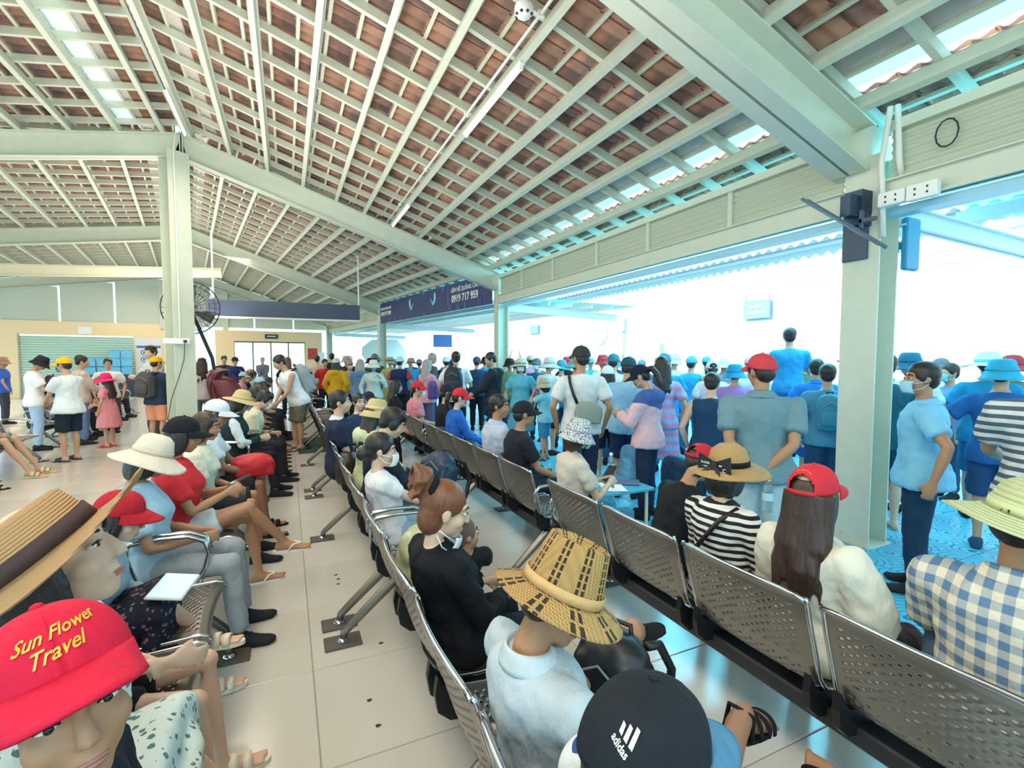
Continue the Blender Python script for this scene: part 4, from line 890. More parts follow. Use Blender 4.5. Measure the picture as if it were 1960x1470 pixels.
person('girl in hot pink hat and pink layered dress', -2.95, 11.06, 160, s=.81, head=(0, 4, 0), arms=('down', 'low'), top=('dress', '#e3929a'), bottom=None, hair=('long', 'b'), hat=('floppy', '#e5326f', '#e5326f'), fem=1, vox=.014, shoes=('slide', '#c8414a'), hs=1.1)
person('person in yellow cap and peach shorts with black backpack', -2.2, 10.9, 60, s=1.0, head=(-10, 4, 0), arms=('strap', 'strap'), top=('tee', '#32425e'), bottom=('shorts', '#eea182'), hat=('cap', '#f0b81c'), vox=.014)
person('tall bareheaded person behind the yellow cap and backpack', -2.4, 11.8, -140, s=1.14, head=(20, 10, 0), arms=('phone', 'phone'), top=('tee', '#d8d4cf'), bottom=('pants', '#555a66'), vox=.015, skin='c')
person('person in white sleeveless top and olive shorts bending with grey backpack', .16, 9.35, 200, s=1.05, lean=22, head=(0, 24, 0), arms=('low', 'low'), top=('vest', '#e9ebec'), bottom=('shorts', '#6f705c'), hair=('short', 'k'), vox=.014, shoes=('flip', '#5a463f'), b=1.1)
person('person with pink hair clip standing just right of ridge column', -1.6, 11.9, 90, s=.99, top=('tee', '#d9d5da'), bottom=('pants', '#7d8796'), hair=('long', 'b'), fem=1, vox=.018)
# --- standing, right, near the pavement
person('person in white baseball tee with crossbody bag and black cap', 2.86, 4.42, 62, s=1.06, arms=('down', 'down'), top=('tee', '#dfe2e2'), bottom=('pants', '#20304a'), hat=('cap', '#3a3a3c'), skin='b', vox=.011, head=(25, 0, 0))
person('girl in white cap with long dark hair and black shorts', 3.82, 5.27, 60, s=.92, top=('tee', '#d4e8f2'), bottom=('shorts', '#19222f'), hair=('long', 'k'), hat=('cap', '#e6eef2'), fem=1, shoes=('slide', '#d8e4ea'), vox=.013)
person('person in pale blue tee, dark cap and checked shorts', 3.55, 4.52, 40, s=.99, head=(-10, 10, 0), arms=('phone', 'phone'), top=('tee', '#9cc9e6'), bottom=('shorts', '#1d3352'), hat=('cap', '#2d5064'), shoes=('shoe', '#1d3040'), vox=.012, b=1.05)
person('person in pink and navy hooded jacket and black cap using a phone', 3.3, 3.86, 120, s=.95, head=(10, 26, 0), arms=('phone', 'phone'), top=('hoodie', cloth('#e2bcc6', 'yoke', '#3f5f9c', 1.16)), bottom=('pants', '#21304a'), hair=('pony', 'k'), hat=('cap', '#1b2233'), mask='#d5dde2', fem=1, vox=.011)
person('person with long straight dark hair in pink and blue banded dress', 4.15, 4.62, 55, s=1.0, arms=('down', 'down'), top=('tee', PINKST), bottom=('skirt', PINKST), hair=('long', 'k'), fem=1, vox=.014)
person('person in sleeveless navy top with cropped hair holding a phone', 3.75, 3.48, 40, s=.9, arms=('down', 'down'), top=('vest', '#1f4468'), bottom=('pants', '#1c3550'), hair=('short', 'k'), skin='c', vox=.012, b=1.05, head=(-6, 6, 0))
person('stocky person in grey polo and red cap, hands clasped behind with bottle', 3.02, 2.36, 40, s=1.0, arms=('back', 'back'), collar='#70919c', top=('tee', '#70919c'), bottom=('shorts', '#b4cfd8'), hat=('cap', '#d0454f'), hair=('short', 'k'), skin='b', vox=.01, b=1.16, head=(35, 0, 0))
person('person in blue tee standing above the crowd on a raised step', 6.11, 4.37, 40, s=1.0, z=.38, arms=('chest', 'chest'), top=('tee', '#2f93c9'), bottom=('shorts', '#3a7fa6'), hair=('short', 'k'), vox=.015)
person('person in plain blue shirt left of the near column', 5.6, 3.66, 40, s=.98, collar='#2b7fd0', top=('tee', '#2b7fd0'), bottom=('shorts', '#215fa4'), hair=('short', 'k'), vox=.014, shoes=('shoe', '#264a66'))
person('person with blue backpack straps and pink pouch beside the near column', 5.0, 3.15, 40, s=.95, arms=('down', 'lap'), top=('tee', '#4a8fb0'), bottom=('shorts', '#214a70'), hair=('short', 'k'), vox=.014)
person('person in dark teal tee and shorts right behind the near column', 5.1, 2.66, 50, s=1.01, top=('tee', '#1f5a6e'), bottom=('shorts', '#1b4f66'), hair=('short', 'k'), skin='c', vox=.012, head=(-20, 0, 0), shoes=('flip', '#8fb6c4'))
person('person in dark floppy hat beyond the pale blue polo', 5.9, 2.86, 60, s=1.02, top=('tee', '#dcebf0'), bottom=('pants', '#2a5a78'), hat=('bucket', '#2b6d8a', '#2b6d8a'), vox=.015)
person('masked person in pale blue polo and navy trousers', 3.96, 1.83, 115, s=.97, arms=('side', 'down'), collar='#86c9ea', top=('tee', '#86c9ea'), bottom=('pants', '#1c3b56'), hair=('short', 'k'), mask='#a9d9ef', skin='b', vox=.01, b=1.06, head=(25, 0, 0), hem=.02)
person('bareheaded person in mauve grey top far behind the pale blue polo', 6.9, 2.95, 160, s=.95, top=('tee', '#7c90b4'), bottom=('pants', '#30506c'), hair=('short', 'k'), mask='#8fd0e6', vox=.016)
person('person in white wide hat and teal top far right', 6.3, 2.4, 20, s=1.02, top=('tee', '#1f88b4'), bottom=('shorts', '#1d6d94'), hat=('sun', '#d9f2f4', '#67c6d2'), vox=.014)
person('person in navy tee reaching out one arm at far right', 5.35, 1.95, 15, s=.98, arms=('out', 'down'), top=('tee', '#2060a4'), bottom=('shorts', '#234a74'), hair=('short', 'k'), hat=('bucket', '#3aa6c8', '#3aa6c8'), vox=.013, shoes=('shoe', '#2a5470'))
person('person in striped short sleeves cut by the right edge', 3.72, 1.12, 30, s=1.03, arms=('knee', 'out'), top=('tee', STRIPEB), bottom=('pants', '#2b4f76'), hair=('short', 'k'), skin='b', vox=.012, b=1.2)
# --- centre crowd
person('person in black hooded jacket in front of the banner column', 3.3, 7.9, 150, s=1.05, head=(20, 12, 0), arms=('low', 'low'), top=('hoodie', '#262c36'), bottom=('pants', '#22303c'), hair=('short', 'k'), vox=.014)
person('person in wide sun hat, mask and turquoise shirt dress facing camera', 3.63, 7.48, -120, s=.98, arms=('down', 'down'), top=('tee', '#63b4cc'), bottom=('skirt', '#5aa9c4'), hair=('bob', 'k'), hat=('sun', '#c8c7b4', '#8d8f84'), mask='#e3e9ee', fem=1, vox=.014)
person('child in bucket hat and turquoise dungarees', 3.7, 6.75, 130, s=.79, arms=('chin', 'chin'), top=('tee', '#86cfe0'), bottom=('shorts', '#3f8fb4'), hair=('bob', 'k'), hat=('bucket', '#b9b59c', '#b9b59c'), fem=1, vox=.013, hs=1.12, shoes=('sandal', '#1f5f86'))
person('person in white tee with black backpack, centre of hall', 2.85, 8.65, 60, s=1.06, arms=('down', 'strap'), top=('tee', '#e8eaec'), bottom=('pants', '#20242e'), hair=('short', 'k'), vox=.014, head=(20, 0, 0))
person('person in dark grey hooded top with grey hair', 2.93, 10.8, 20, s=1.06, head=(-20, 20, 0), top=('hoodie', '#565b63'), bottom=('pants', '#3a3f4a'), hair=('short', 'g'), vox=.02)
person('person in brown headscarf and pink cardigan with purple bag', 2.5, 9.4, 30, s=.97, arms=('lap', 'chest'), top=('long', '#d89bb0'), bottom=('pants', '#5a5f86'), hair=('long', 'g'), fem=1, vox=.018)
person('person in navy shirt and white cap with blue backpack', 3.3, 10.7, 70, s=1.0, top=('tee', '#2a4468'), bottom=('pants', '#20242e'), hat=('cap', '#dfe6ec'), vox=.02)
person('person in navy top with dark cap left of the banner column', 3.85, 10.2, 60, s=1.0, top=('long', '#27405e'), bottom=('pants', '#20242e'), hat=('cap', '#4a5262'), vox=.02)
person('person in navy vest over red sleeves and white cap', 2.41, 11.5, 60, s=1.0, top=('tee', cloth('#24355c', 'sleeves', '#c8404c', .2)), bottom=('pants', '#20242e'), hat=('cap', '#d7dee8'), vox=.02)
person('person in sky blue tee and faded red cap', 3.0, 12.96, -100, s=.98, top=('tee', '#3f9fd4'), bottom=('pants', '#20242e'), hat=('cap', '#c98a86'), vox=.022)
person('person in olive green dress and straw sun hat seen from behind', 2.4, 12.6, 80, s=1.0, top=('dress', '#a8b276'), bottom=None, hair=('short', 'k'), hat=('bucket', straw('#cdbb94', '#a4906a'), '#5d5648'), fem=1, vox=.02)
person('person in pale jacket, white bucket hat and blue mask with black strap', 1.7, 10.8, -95, s=.96, arms=('strap', 'down'), top=('long', '#bccfcb'), bottom=('pants', '#3d4a5a'), hat=('bucket', '#dcdfd6', '#dcdfd6'), mask='#6fb4dd', hair=('bob', 'k'), fem=1, vox=.018)
person('person in olive cap behind the pale jacket', 2.13, 13.3, 70, s=1.05, top=('tee', '#4a4f46'), bottom=('pants', '#2b2d33'), hat=('cap', '#74776a'), vox=.024)
person('person in denim blue hooded top with grey brown hair', 1.5, 11.4, 75, s=.97, arms=('low', 'low'), top=('hoodie', '#5d86ae'), bottom=('pants', '#4a4d62'), hair=('long', 'g'), fem=1, vox=.018)
person('person in mustard yellow jacket, pale cap and long black hair', 1.05, 12.1, 60, s=.98, top=('hoodie', '#d6a826'), bottom=('pants', '#2b2d33'), hair=('long', 'k'), hat=('cap', '#d6d0c4'), fem=1, vox=.018)
person('person in brown bucket hat behind the yellow jacket', 1.5, 14.2, 80, s=1.02, top=('tee', '#3a3338'), bottom=('pants', '#2b2d33'), hat=('bucket', '#b9a79a', '#b9a79a'), vox=.024)
person('person in dusty pink cap and mask beside the denim hooded top', 1.42, 12.7, -90, s=.95, top=('tee', '#c9a08c'), bottom=('pants', '#2b2d33'), hat=('cap', '#b98f88'), mask='#d8d5d2', vox=.022)
person('child in red top with dark hair left of the yellow jacket', .97, 14.6, -80, s=.97, top=('tee', '#c22e3a'), bottom=('pants', '#2b2d33'), vox=.022)
person('person in beige coat by the far wall poster', .9, 17.0, 70, s=1.03, top=('long', '#c9bba6'), bottom=('pants', '#7c7568'), vox=.024)
person('person in black top near the farthest eave column', 1.35, 17.0, 90, s=1.08, top=('tee', '#22232a'), bottom=('pants', '#22232a'), vox=.024)
person('person raising both arms to take a picture', 4.68, 9.97, 60, s=.95, arms=('up', 'up'), top=('tee', '#cfd9dc'), bottom=('pants', '#3a6d88'), hat=('cap', '#d9774a'), vox=.016)
person('person in navy polo and mask beside the raised arms', 4.45, 8.45, -140, s=.98, top=('tee', '#2a5c86'), bottom=('pants', '#21425f'), mask='#cfe0ea', hat=('cap', '#5f7484'), vox=.016)
person('person in white tee and pale floppy hat with red pack', 3.95, 7.1, 20, s=.99, arms=('lap', 'lap'), top=('tee', '#d9e6ec'), bottom=('shorts', '#26333f'), hat=('floppy', '#c9d6d2', '#a8b4b0'), vox=.015)
person('person in teal floppy hat behind the crossbody bag wearer', 3.98, 6.3, 10, s=1.0, top=('tee', '#58b0c8'), bottom=('pants', '#2c5a74'), hat=('floppy', '#6fb9c4', '#6fb9c4'), vox=.016)
person('person in teal brimmed hat behind the girl in white cap', 4.9, 6.6, 20, s=1.0, top=('tee', '#cfe4ec'), bottom=('pants', '#2c5a74'), hat=('bucket', '#4d93a4', '#4d93a4'), vox=.016)
person('person in teal cap directly behind the pale blue tee', 4.45, 6.0, 40, s=1.02, top=('tee', '#e4f0f4'), bottom=('pants', '#2c5a74'), hat=('cap', '#3f7f92'), vox=.016)
person('person in royal blue tee and teal cap left of the long straight hair', 4.85, 5.35, 50, s=1.02, top=('tee', '#2f8fd8'), bottom=('pants', '#2c5a74'), hat=('cap', '#40808f'), vox=.016)
person('person in white fedora hat far behind the long straight hair', 6.2, 6.6, 20, s=1.03, top=('tee', '#e6f0f4'), bottom=('pants', '#4f8aa6'), hat=('bucket', '#d8e4ea', '#d8e4ea'), vox=.018)
person('person in blue and white cap over a teal shirt in the outdoor crowd', 6.1, 6.1, 30, s=1.0, top=('vest', '#2f9ad0'), bottom=('pants', '#2c6a90'), hat=('cap', '#4fa2cc'), vox=.018)
person('person in white cap with flowered sleeve right of the long straight hair', 5.4, 5.0, 50, s=.96, top=('tee', '#e8e2e0'), bottom=('pants', '#5ca8c8'), hat=('capgap', '#d2dfe8'), hair=('pony', 'k'), vox=.016, fem=1)
person('person in sky blue cap standing apart at the back', 7.83, 7.42, 40, s=1.0, top=('tee', '#eef4f6'), bottom=('pants', '#8fc0d6'), hat=('cap', '#5fb2e0'), vox=.018)
person('person in cyan tee lifting a teal cloth behind the cropped hair', 6.2, 5.8, 50, s=.9, arms=('chin', 'chin'), top=('tee', '#3bb4dc'), bottom=('pants', '#2c6a90'), hair=('short', 'k'), vox=.016)
person('person in pale pink cap left of the blue tee on the step', 6.1, 4.95, 40, s=1.0, top=('tee', '#dfe6ec'), bottom=('pants', '#5a8ab0'), hat=('cap', '#d8a0b4'), vox=.016)
person('person in bright blue helmet shaped cap with purple shawl', 4.9, 4.2, 30, s=.94, arms=('lap', 'lap'), top=('tee', '#a98ad0'), bottom=('pants', '#3a4fb0'), hat=('bucket', '#2b9fd6', '#2b9fd6'), vox=.015)
# --- far hall: seated and standing
person('person in black tee standing right of the maroon massage chairs', -1.75, 17.4, -80, s=1.03, arms=('chest', 'chest'), top=('tee', '#2a2426'), bottom=('pants', '#22252e'), specs=1, vox=.022)
person('person in navy jacket and black cap before the glass entrance', -1.42, 16.9, -60, s=1.0, arms=('chest', 'low'), top=('hoodie', '#22305c'), bottom=('pants', '#22252e'), hat=('cap', '#1f2230'), vox=.022)
person('person in black tee with light brown hair behind the grey backpack', .02, 14.3, 80, s=1.0, top=('tee', '#1d1e24'), bottom=('pants', '#22252e'), hair=('long', 'r'), fem=1, vox=.02)
person('person in grey jacket standing at the glass doors', -.85, 21.3, -90, s=1.0, arms=('low', 'low'), top=('long', '#6a6f80'), bottom=('pants', '#3a3f4c'), hair=('short', 'g'), vox=.026)
person('person in brown sun hat at the far left edge', -6.3, 16, 30, s=1.0, top=('tee', '#3f66c8'), bottom=('pants', '#3a3f4c'), hat=('bucket', '#b58a70', '#b58a70'), vox=.024)
person('person in pink shirt at the far left edge behind the black bucket hat', -6.9, 14.2, 30, s=1.0, top=('tee', '#d9a6b2'), bottom=('pants', '#3a3f4c'), vox=.024)
rnd = random.Random(11)
CAPS = [('white', '#e2e6e8'), ('navy', '#2b3a5a'), ('grey', '#80868e'), ('red', '#c2444c'), ('tan', '#c0a788'), ('black', '#26282e'), ('teal', '#4c9cb0'), ('pale blue', '#a9cde2')]
TOPS = [('white tee', 'tee', '#dde6ea'), ('navy tee', 'tee', '#2c4a72'), ('black shirt', 'tee', '#22242b'), ('sky blue tee', 'tee', '#4aa6dc'), ('grey jacket', 'long', '#808890'), ('pink top', 'tee', '#d090a4'), ('green shirt', 'tee', '#5f8a6a')]
combos = [(c, t) for c in CAPS for t in TOPS]; rnd.shuffle(combos)
spots = [(3.4, 13.6), (3.9, 12.4), (4.6, 11.6), (5.3, 10.4), (2.9, 14.6), (3.6, 15.4), (4.4, 14.2), (5.2, 12.8), (6.0, 11.4), (6.6, 9.8), (5.4, 8.9), (5.9, 7.9), (6.9, 8.3), (7.4, 6.6), (7.6, 5.2), (7.2, 4.2), (8.3, 5.8), (2.4, 15.9), (2.8, 16.9), (5.2, 7.3), (4.5, 7.6), (7.9, 3.5), (8.3, 4.5), (6.6, 7.2), (3.2, 9.9), (4.2, 9.2), (7.4, 2.6), (1.7, 15.2)]
for i, (x, y) in enumerate(spots):
    (cn, cc), (tn, tk, tc) = combos[i]; kind = ('cap', 'bucket', 'floppy')[i % 3]
    person('far crowd person in %s %s and %s' % (cn, {'cap': 'cap', 'bucket': 'bucket hat', 'floppy': 'floppy hat'}[kind], tn), x, y, (60, -110, 40, 90)[i % 4], s=.96+.02*(i % 4), top=(tk, tc), bottom=('pants', '#2c4258'), hat=(kind, cc), vox=.024, skin='abc'[i % 3])
seats = [(-1.1, 14.4), (-1.1, 15.1), (-1.1, 15.7), (-1.1, 16.5), (.4, 14.4), (.4, 15.2), (.4, 16.2), (-1.2, 17.9), (-1.2, 18.7), (.2, 18.2), (.2, 19), (-4.4, 14.9), (-4.4, 15.6), (-4.4, 16.4), (1.8, 14.6), (-4.08, 12.2), (-4.08, 12.75), (-4.08, 13.6), (-.55, 10.6), (-.55, 11.3)]
combos = combos[28:]+combos[:28]
for i, (x, y) in enumerate(seats):
    (cn, cc), (tn, tk, tc) = combos[i]; bare = i % 2
    person('person seated far off in %s%s' % (tn, (' with dark hair, seat %s' % ('near the maroon chairs', 'by the shutter', 'before the doors', 'by the column', 'past the fan', 'mid hall', 'by the water stack', 'by the benches end', 'at the back', 'near the yellow jacket')[(i//2) % 10]) if bare else ' and %s cap' % cn), x, y, 0 if x > -3 else 10, 'sit', .97, lean=(4, 14)[i % 2], head=(0, (6, 20)[i % 2], 0), arms=('lap', 'lap'), top=(tk, tc), bottom=('pants', '#262a36'), hat=None if bare else ('cap', cc), vox=.024, skin='abc'[i % 3])
# ------------------------------------------------------------------ fixtures, signs, bags and small things
def T(name, label, cat, m, mb, loc=(0, 0, 0), rz=0, group=None, smooth=False, mtx=None):
    o = mb.build(name, m, None, smooth); o.location = loc; o.rotation_euler = (0, 0, rz)
    if mtx is not None: o.matrix_world = mtx
    return meta(o, label, cat, group)
GLOW = mat('#ffffff', .4, emit=.9)
zp = lambda x: zr-.328*(x+1.6)
def tube_light(x, y0, y1, label, z=None):
    z = zp(x)-.0 if z is None else z
    t = T('tube_light', label, 'light', WHITEP, MB().cbox((x-.03, y0, z-.03), (x+.03, y1, z), .006))
    MB().tube([(x, y0+.03, z-.05), (x, y1-.03, z-.05)], .016, 10).build('tube', GLOW, t, True)
    for y in (y0+.02, y1-.05): MB().box((x-.02, y, z-.065), (x+.02, y+.03, z-.03)).build('end_socket', WHITEP, t)
tube_light(2.05, 4.2, 5.8, 'white tube light on the purlin, nearest the camera')
tube_light(2.05, 8.8, 10.3, 'white tube light on the same purlin beside the ridge column beam')
tube_light(-1.5, 8.7, 10.2, 'white tube light under the ridge by the tall column', 5.5)
t = T('conduit', 'cream conduit pipe along the purlin beside the tube lights', 'pipe', CONDUIT, MB().tube([(1.93, 2.9, zp(1.93)-.015), (1.93, 10.3, zp(1.93)-.015)], .014, 8), smooth=True)
for y in (3.6, 5.4, 7.2, 9): MB().box((1.905, y, zp(1.93)-.04), (1.955, y+.03, zp(1.93)+.01)).build('clip', CONDUIT, t)
# smoke detector
sd = T('smoke_detector', 'white round smoke detector with dark vents under the roof', 'detector', WHITEP, MB().lathe([(.075, .03), (.078, .0), (.07, -.03), (.04, -.055), (.002, -.06)], 24), (1.78, 3.62, zp(1.78)-.08), smooth=True)
for k in range(8):
    a = k*math.pi/4; MB().ell((.062*math.cos(a), .062*math.sin(a), -.036), (.014, .014, .01), None, 8, 5).build('vent', DARK, sd)
MB().tube([(0, 0, .03), (0, 0, .1), (.12, .05, .16)], .014, 8).build('bracket', CONDUIT, sd, True)
# fans
def fan(loc, r, rz, tilt, label, col, blades=3, dark=True):
    m = M.Translation(loc) @ M.Rotation(rz, 4, 'Z') @ M.Rotation(tilt, 4, 'Y')
    t = empty('cage_fan', label=label, cat='fan'); t.matrix_world = m
    cg = MB()
    for s in (-1, 1):
        for k in range(28):
            a = 2*math.pi*k/28; c, s_ = math.cos(a), math.sin(a)
            cg.tube([(.14*s, .08*c, .08*s_), (.11*s, r*.6*c, r*.6*s_), (.02*s, r*c, r*s_)], .004, 4)
        for q in (.3, .6, .85): cg.tube([(s*(.14-.12*q*q), r*q*math.cos(2*math.pi*k/32), r*q*math.sin(2*math.pi*k/32)) for k in range(33)], .004, 4)
    cg.tube([(0, r*math.cos(2*math.pi*k/40), r*math.sin(2*math.pi*k/40)) for k in range(41)], .011, 6)
    cg.build('cage', col, t, kind='stuff')
    for k in range(blades):
        b = MB(); rot = M.Rotation(k*2*math.pi/blades, 4, 'X') @ M.Rotation(.45, 4, 'Z')
        b.loft([[rot @ V((x, y, z)) for x, y in ((-.004, -.3*w_), (.004, -.3*w_), (.004, .3*w_), (-.004, .3*w_))] for z, w_ in ((.06, .25*r*1.3), (r*.5, .55*r*1.3), (r*.88, .5*r*1.3))]); b.build('blade', mat('#565b60', .4), t)
    MB().tube([(-.16, 0, 0), (.12, 0, 0)], .08, 16).build('motor', DARK, t, True)
    return t
fan((-1.72, 11.6, 2.62), .52, R(-98), 0, 'large dark cage fan behind the tall ridge column', BLACKP)
fan((-3.15, 6.0, 5.35), .38, R(-65), R(30), 'pale cage fan hanging near the roof at the upper left', WHITEP)
fan((-4.9, 8.0, 4.95), .4, R(-55), 0, 'dark cage fan cut by the left edge of the roof', DARK)
MB().tube([(-.3, 0, .0), (-.35, 0, .1), (-.35, 0, .5)], .03, 8).build('mount', STEEL, bpy.data.objects['cage_fan.001']); MB().tube([(-.2, 0, 0), (-.2, 0, .5)], .03, 8).build('mount', STEEL, bpy.data.objects['cage_fan.002'])
MB().tube([(-.1, 0, -.1), (-.2, .3, -1.0), (-.2, .5, -2.5)], .035, 8).build('stand', BLACKP, bpy.data.objects['cage_fan'])
# dark hanging board
hb = T('hanging_board', 'long dark blue grey hanging board with white lower rail', 'board', mat('#46546c', .45), MB().cbox((-1.72, 14, 2.66), (1.86, 14.08, 3.06), .01))
MB().box((-1.74, 13.98, 2.61), (1.88, 14.1, 2.655)).build('lower_rail', WHITEP, hb)
for x in (-1.6, 1.84): MB().tube([(x, 14.04, 3.05), (x, 14.04, 4.7)], .02, 8).build('hanger_rod', WHITEP, hb)
# whale banner: local frame x from far to near, y up, facing the hall
NAVY = mat('#26386f', .5, var=.15, vscale=1.2)
bm_ = basis(PIV+D_*8.0+E_*-.06+V((0, 0, 2.88)), -D_, (0, 0, 1), -E_)
bn = T('banner', 'navy advertising banner with two whales and white phone number', 'banner', NAVY, MB().box((0, 0, -.03), (7.88, .72, 0)), mtx=bm_)
def flat(pts, z, name, m, par, h=.006):
    n = len(pts); mb = MB(); mb.loft([[(x, y, z) for x, y in pts], [(x, y, z+h) for x, y in pts]]); return mb.build(name, m, par)
WH = mat('#f4f6f8', .5); LB = mat('#7cc4e8', .5); MBL = mat('#3f86c6', .5); PB = mat('#3c58a0', .5)
def whale(cx, cy, s, flip, par):
    f = lambda L: [(cx+flip*x*s, cy+y*s) for x, y in L][::flip]
    flat(f([(0, .5), (-.12, .46), (-.2, .3), (-.2, .08), (-.12, -.12), (.02, -.28), (.2, -.36), (.36, -.3), (.48, -.12), (.55, .02), (.45, -.03), (.34, -.1), (.24, -.08), (.14, .06), (.1, .3), (.07, .44)]), .002, 'whale_body', LB, par)
    flat(f([(0, .46), (-.1, .42), (-.16, .28), (-.16, .08), (-.08, -.08), (.02, -.16), (.02, .1), (.03, .34)]), .009, 'whale_belly', mat('#c4e6f4', .5), par)
    flat(f([(.5, -.02), (.5, .16), (.56, .1), (.62, .02), (.74, -.04), (.7, .06), (.58, .02), (.54, -.06)]), .003, 'whale_tail', LB, par)
    flat(f([(.0, -.26), (.1, -.32), (.12, -.52), (.04, -.42)]), .01, 'whale_fin', MBL, par)
whale(2.9, .4, .42, 1, bn); whale(4.75, .4, .44, -1, bn)
for (cx, sc_) in ((6.55, 1.0), (.62, .7)):
    txt('LIÊN HỆ QUẢNG CÁO', .15*sc_, WH, bn, M.Translation((cx, .53 if sc_ == 1 else .5, .004)), bold=.004)
    txt('0919 717 959', .26*sc_, WH, bn, M.Translation((cx, .3 if sc_ == 1 else .32, .004)), bold=.008)
MB().box((5.6, .15, 0), (5.62, .65, .005)).build('divider', mat('#8da2d0', .5), bn)
for i, (x, w_, h_) in enumerate(((5.75, .2, .18), (6.2, .25, .14), (6.6, .16, .2), (1.0, .2, .14), (1.5, .15, .18), (2.0, .2, .1), (4.0, .2, .12), (7.3, .06, .3), (7.4, .05, .24))):
    flat([(x+w_*math.cos(t*math.pi/8)*.5, max(0.01, h_*math.sin(t*math.pi/8))) for t in range(9)], .002, 'coral', PB, bn)
for i, (x, r_) in enumerate(((5.3, .16), (4.0, .12), (1.9, .1))): flat([(x+r_*math.cos(t*math.pi/8), .72-r_*math.sin(t*math.pi/8)) for t in range(9)], .002, 'bubble', PB, bn)
# opposite wall sign, clock arc, pole
ws = T('wall_sign', 'pale grey hanging sign with two lines on the white wall', 'sign', mat('#8fa3b4', .5), MB().box((11.88, 9.1, 2.72), (11.92, 9.95, 3.22)))
for k, (y, w_, z) in enumerate(((9.7, .14, 3.05), (9.52, .1, 3.05), (9.36, .1, 3.06), (9.72, .22, 2.88), (9.48, .14, 2.88), (9.3, .16, 2.88))): MB().box((11.872, y-w_/2, z-.028), (11.881, y+w_/2, z+.028)).build('letter_block', WH, ws)
for y in (9.15, 9.9): MB().tube([(11.9, y, 3.2), (11.95, y, 3.4)], .008, 6).build('hanger', DARK, ws)
T('light_pole', 'slim grey light pole in front of the white wall', 'pole', mat('#c2c8cc', .5), MB().tube([(10.5, 13.6, -.05), (10.5, 13.6, 2.5)], .05, 10).cbox((10.42, 13.5, 2.5), (10.58, 13.7, 2.95), .02).tube([(10.5, 13.2, -.05), (10.5, 13.2, 2.9)], .02, 8))
T('round_sign', 'faint round ring sign on the white wall', 'sign', mat('#c9ccd0', .5), MB().tube([(11.98, 17.1+.55*math.cos(a*math.pi/20), 2.9+.75*math.sin(a*math.pi/20)) for a in range(41)], .03, 6))
T('wall_sign', 'small plain blue square sign on the white wall', 'sign', mat('#7fa8dc', .5), MB().box((11.9, 22.5, 2.9), (11.96, 23.5, 3.35)))
T('wall_sign', 'blue sign hung under the far green canopy', 'sign', mat('#5f82c8', .5), MB().cbox((5.9, 21.0, 2.1), (6.75, 21.06, 2.65), .01))
T('white_bus', 'rounded white bus parked beyond the far canopy', 'bus', mat('#eef2f4', .3), MB().loft([[(x, y, z) for x, z in ((3.6, -.06), (3.5, 1.2), (3.7, 2.2), (4.2, 2.6), (5.5, 2.65), (5.9, 2.2), (6, 1.2), (5.9, -.06))] for y in (27, 27.3, 33, 33.4)]), smooth=True)
# bracket, screens, sockets at the near column
br = T('screen_bracket', 'dark steel screen bracket with two diagonal bars on the near column', 'bracket', mat('#3b4c63', .4, metal=.6), MB().box((4.3, 2.48, 2.72), (4.44, 2.62, 3.0)).box((4.18, 2.5, 2.78), (4.32, 2.58, 2.95)))
for (a, b_) in (((4.05, 2.78, 2.96), (4.15, 2.2, 2.45)), ((4.1, 2.86, 3.0), (4.2, 2.28, 2.5))): MB().tube([a, b_], .014, 8).build('bar', mat('#6f8397', .35, metal=.7), br)
MB().box((4.2, 2.32, 2.7), (4.23, 2.44, 2.73)).box((4.2, 2.42, 2.66), (4.23, 2.44, 2.8)).build('arm', mat('#3b4c63', .4), br)
MB().cbox((4.42, 2.5, 2.45), (4.45, 2.7, 3.0), .004).build('back_plate', mat('#3b4c63', .4), br)
T('screen', 'blue cased screen seen edge on beside the near column', 'screen', mat('#2f8db4', .4), MB().cbox((4.73, 2.36, 2.36), (4.93, 2.41, 2.8), .015).box((4.7, 2.45, 2.52), (4.8, 2.5, 2.62)).box((4.74, 2.4, 2.54), (4.78, 2.47, 2.6)))
so_ = T('socket_box', 'white double socket box on the beam right of the near column', 'socket', WHITEP, MB().cbox((4.36, 2.0, 2.82), (4.42, 2.2, 2.94), .008).cbox((4.36, 2.21, 2.83), (4.42, 2.4, 2.94), .008))
for y in (2.06, 2.14, 2.27, 2.34):
    for z in (2.86, 2.9): MB().box((4.357, y-.006, z-.008), (4.362, y+.006, z+.008)).build('socket_hole', DARK, so_)
T('wire_loop', 'thin loop of wire sticking out of the eave panel', 'wire', DARK, MB().tube([(4.46, 2.0+.07*math.sin(k*.5236)+.0, 3.28+.1*math.cos(k*.5236)) for k in range(13)], .006, 6))
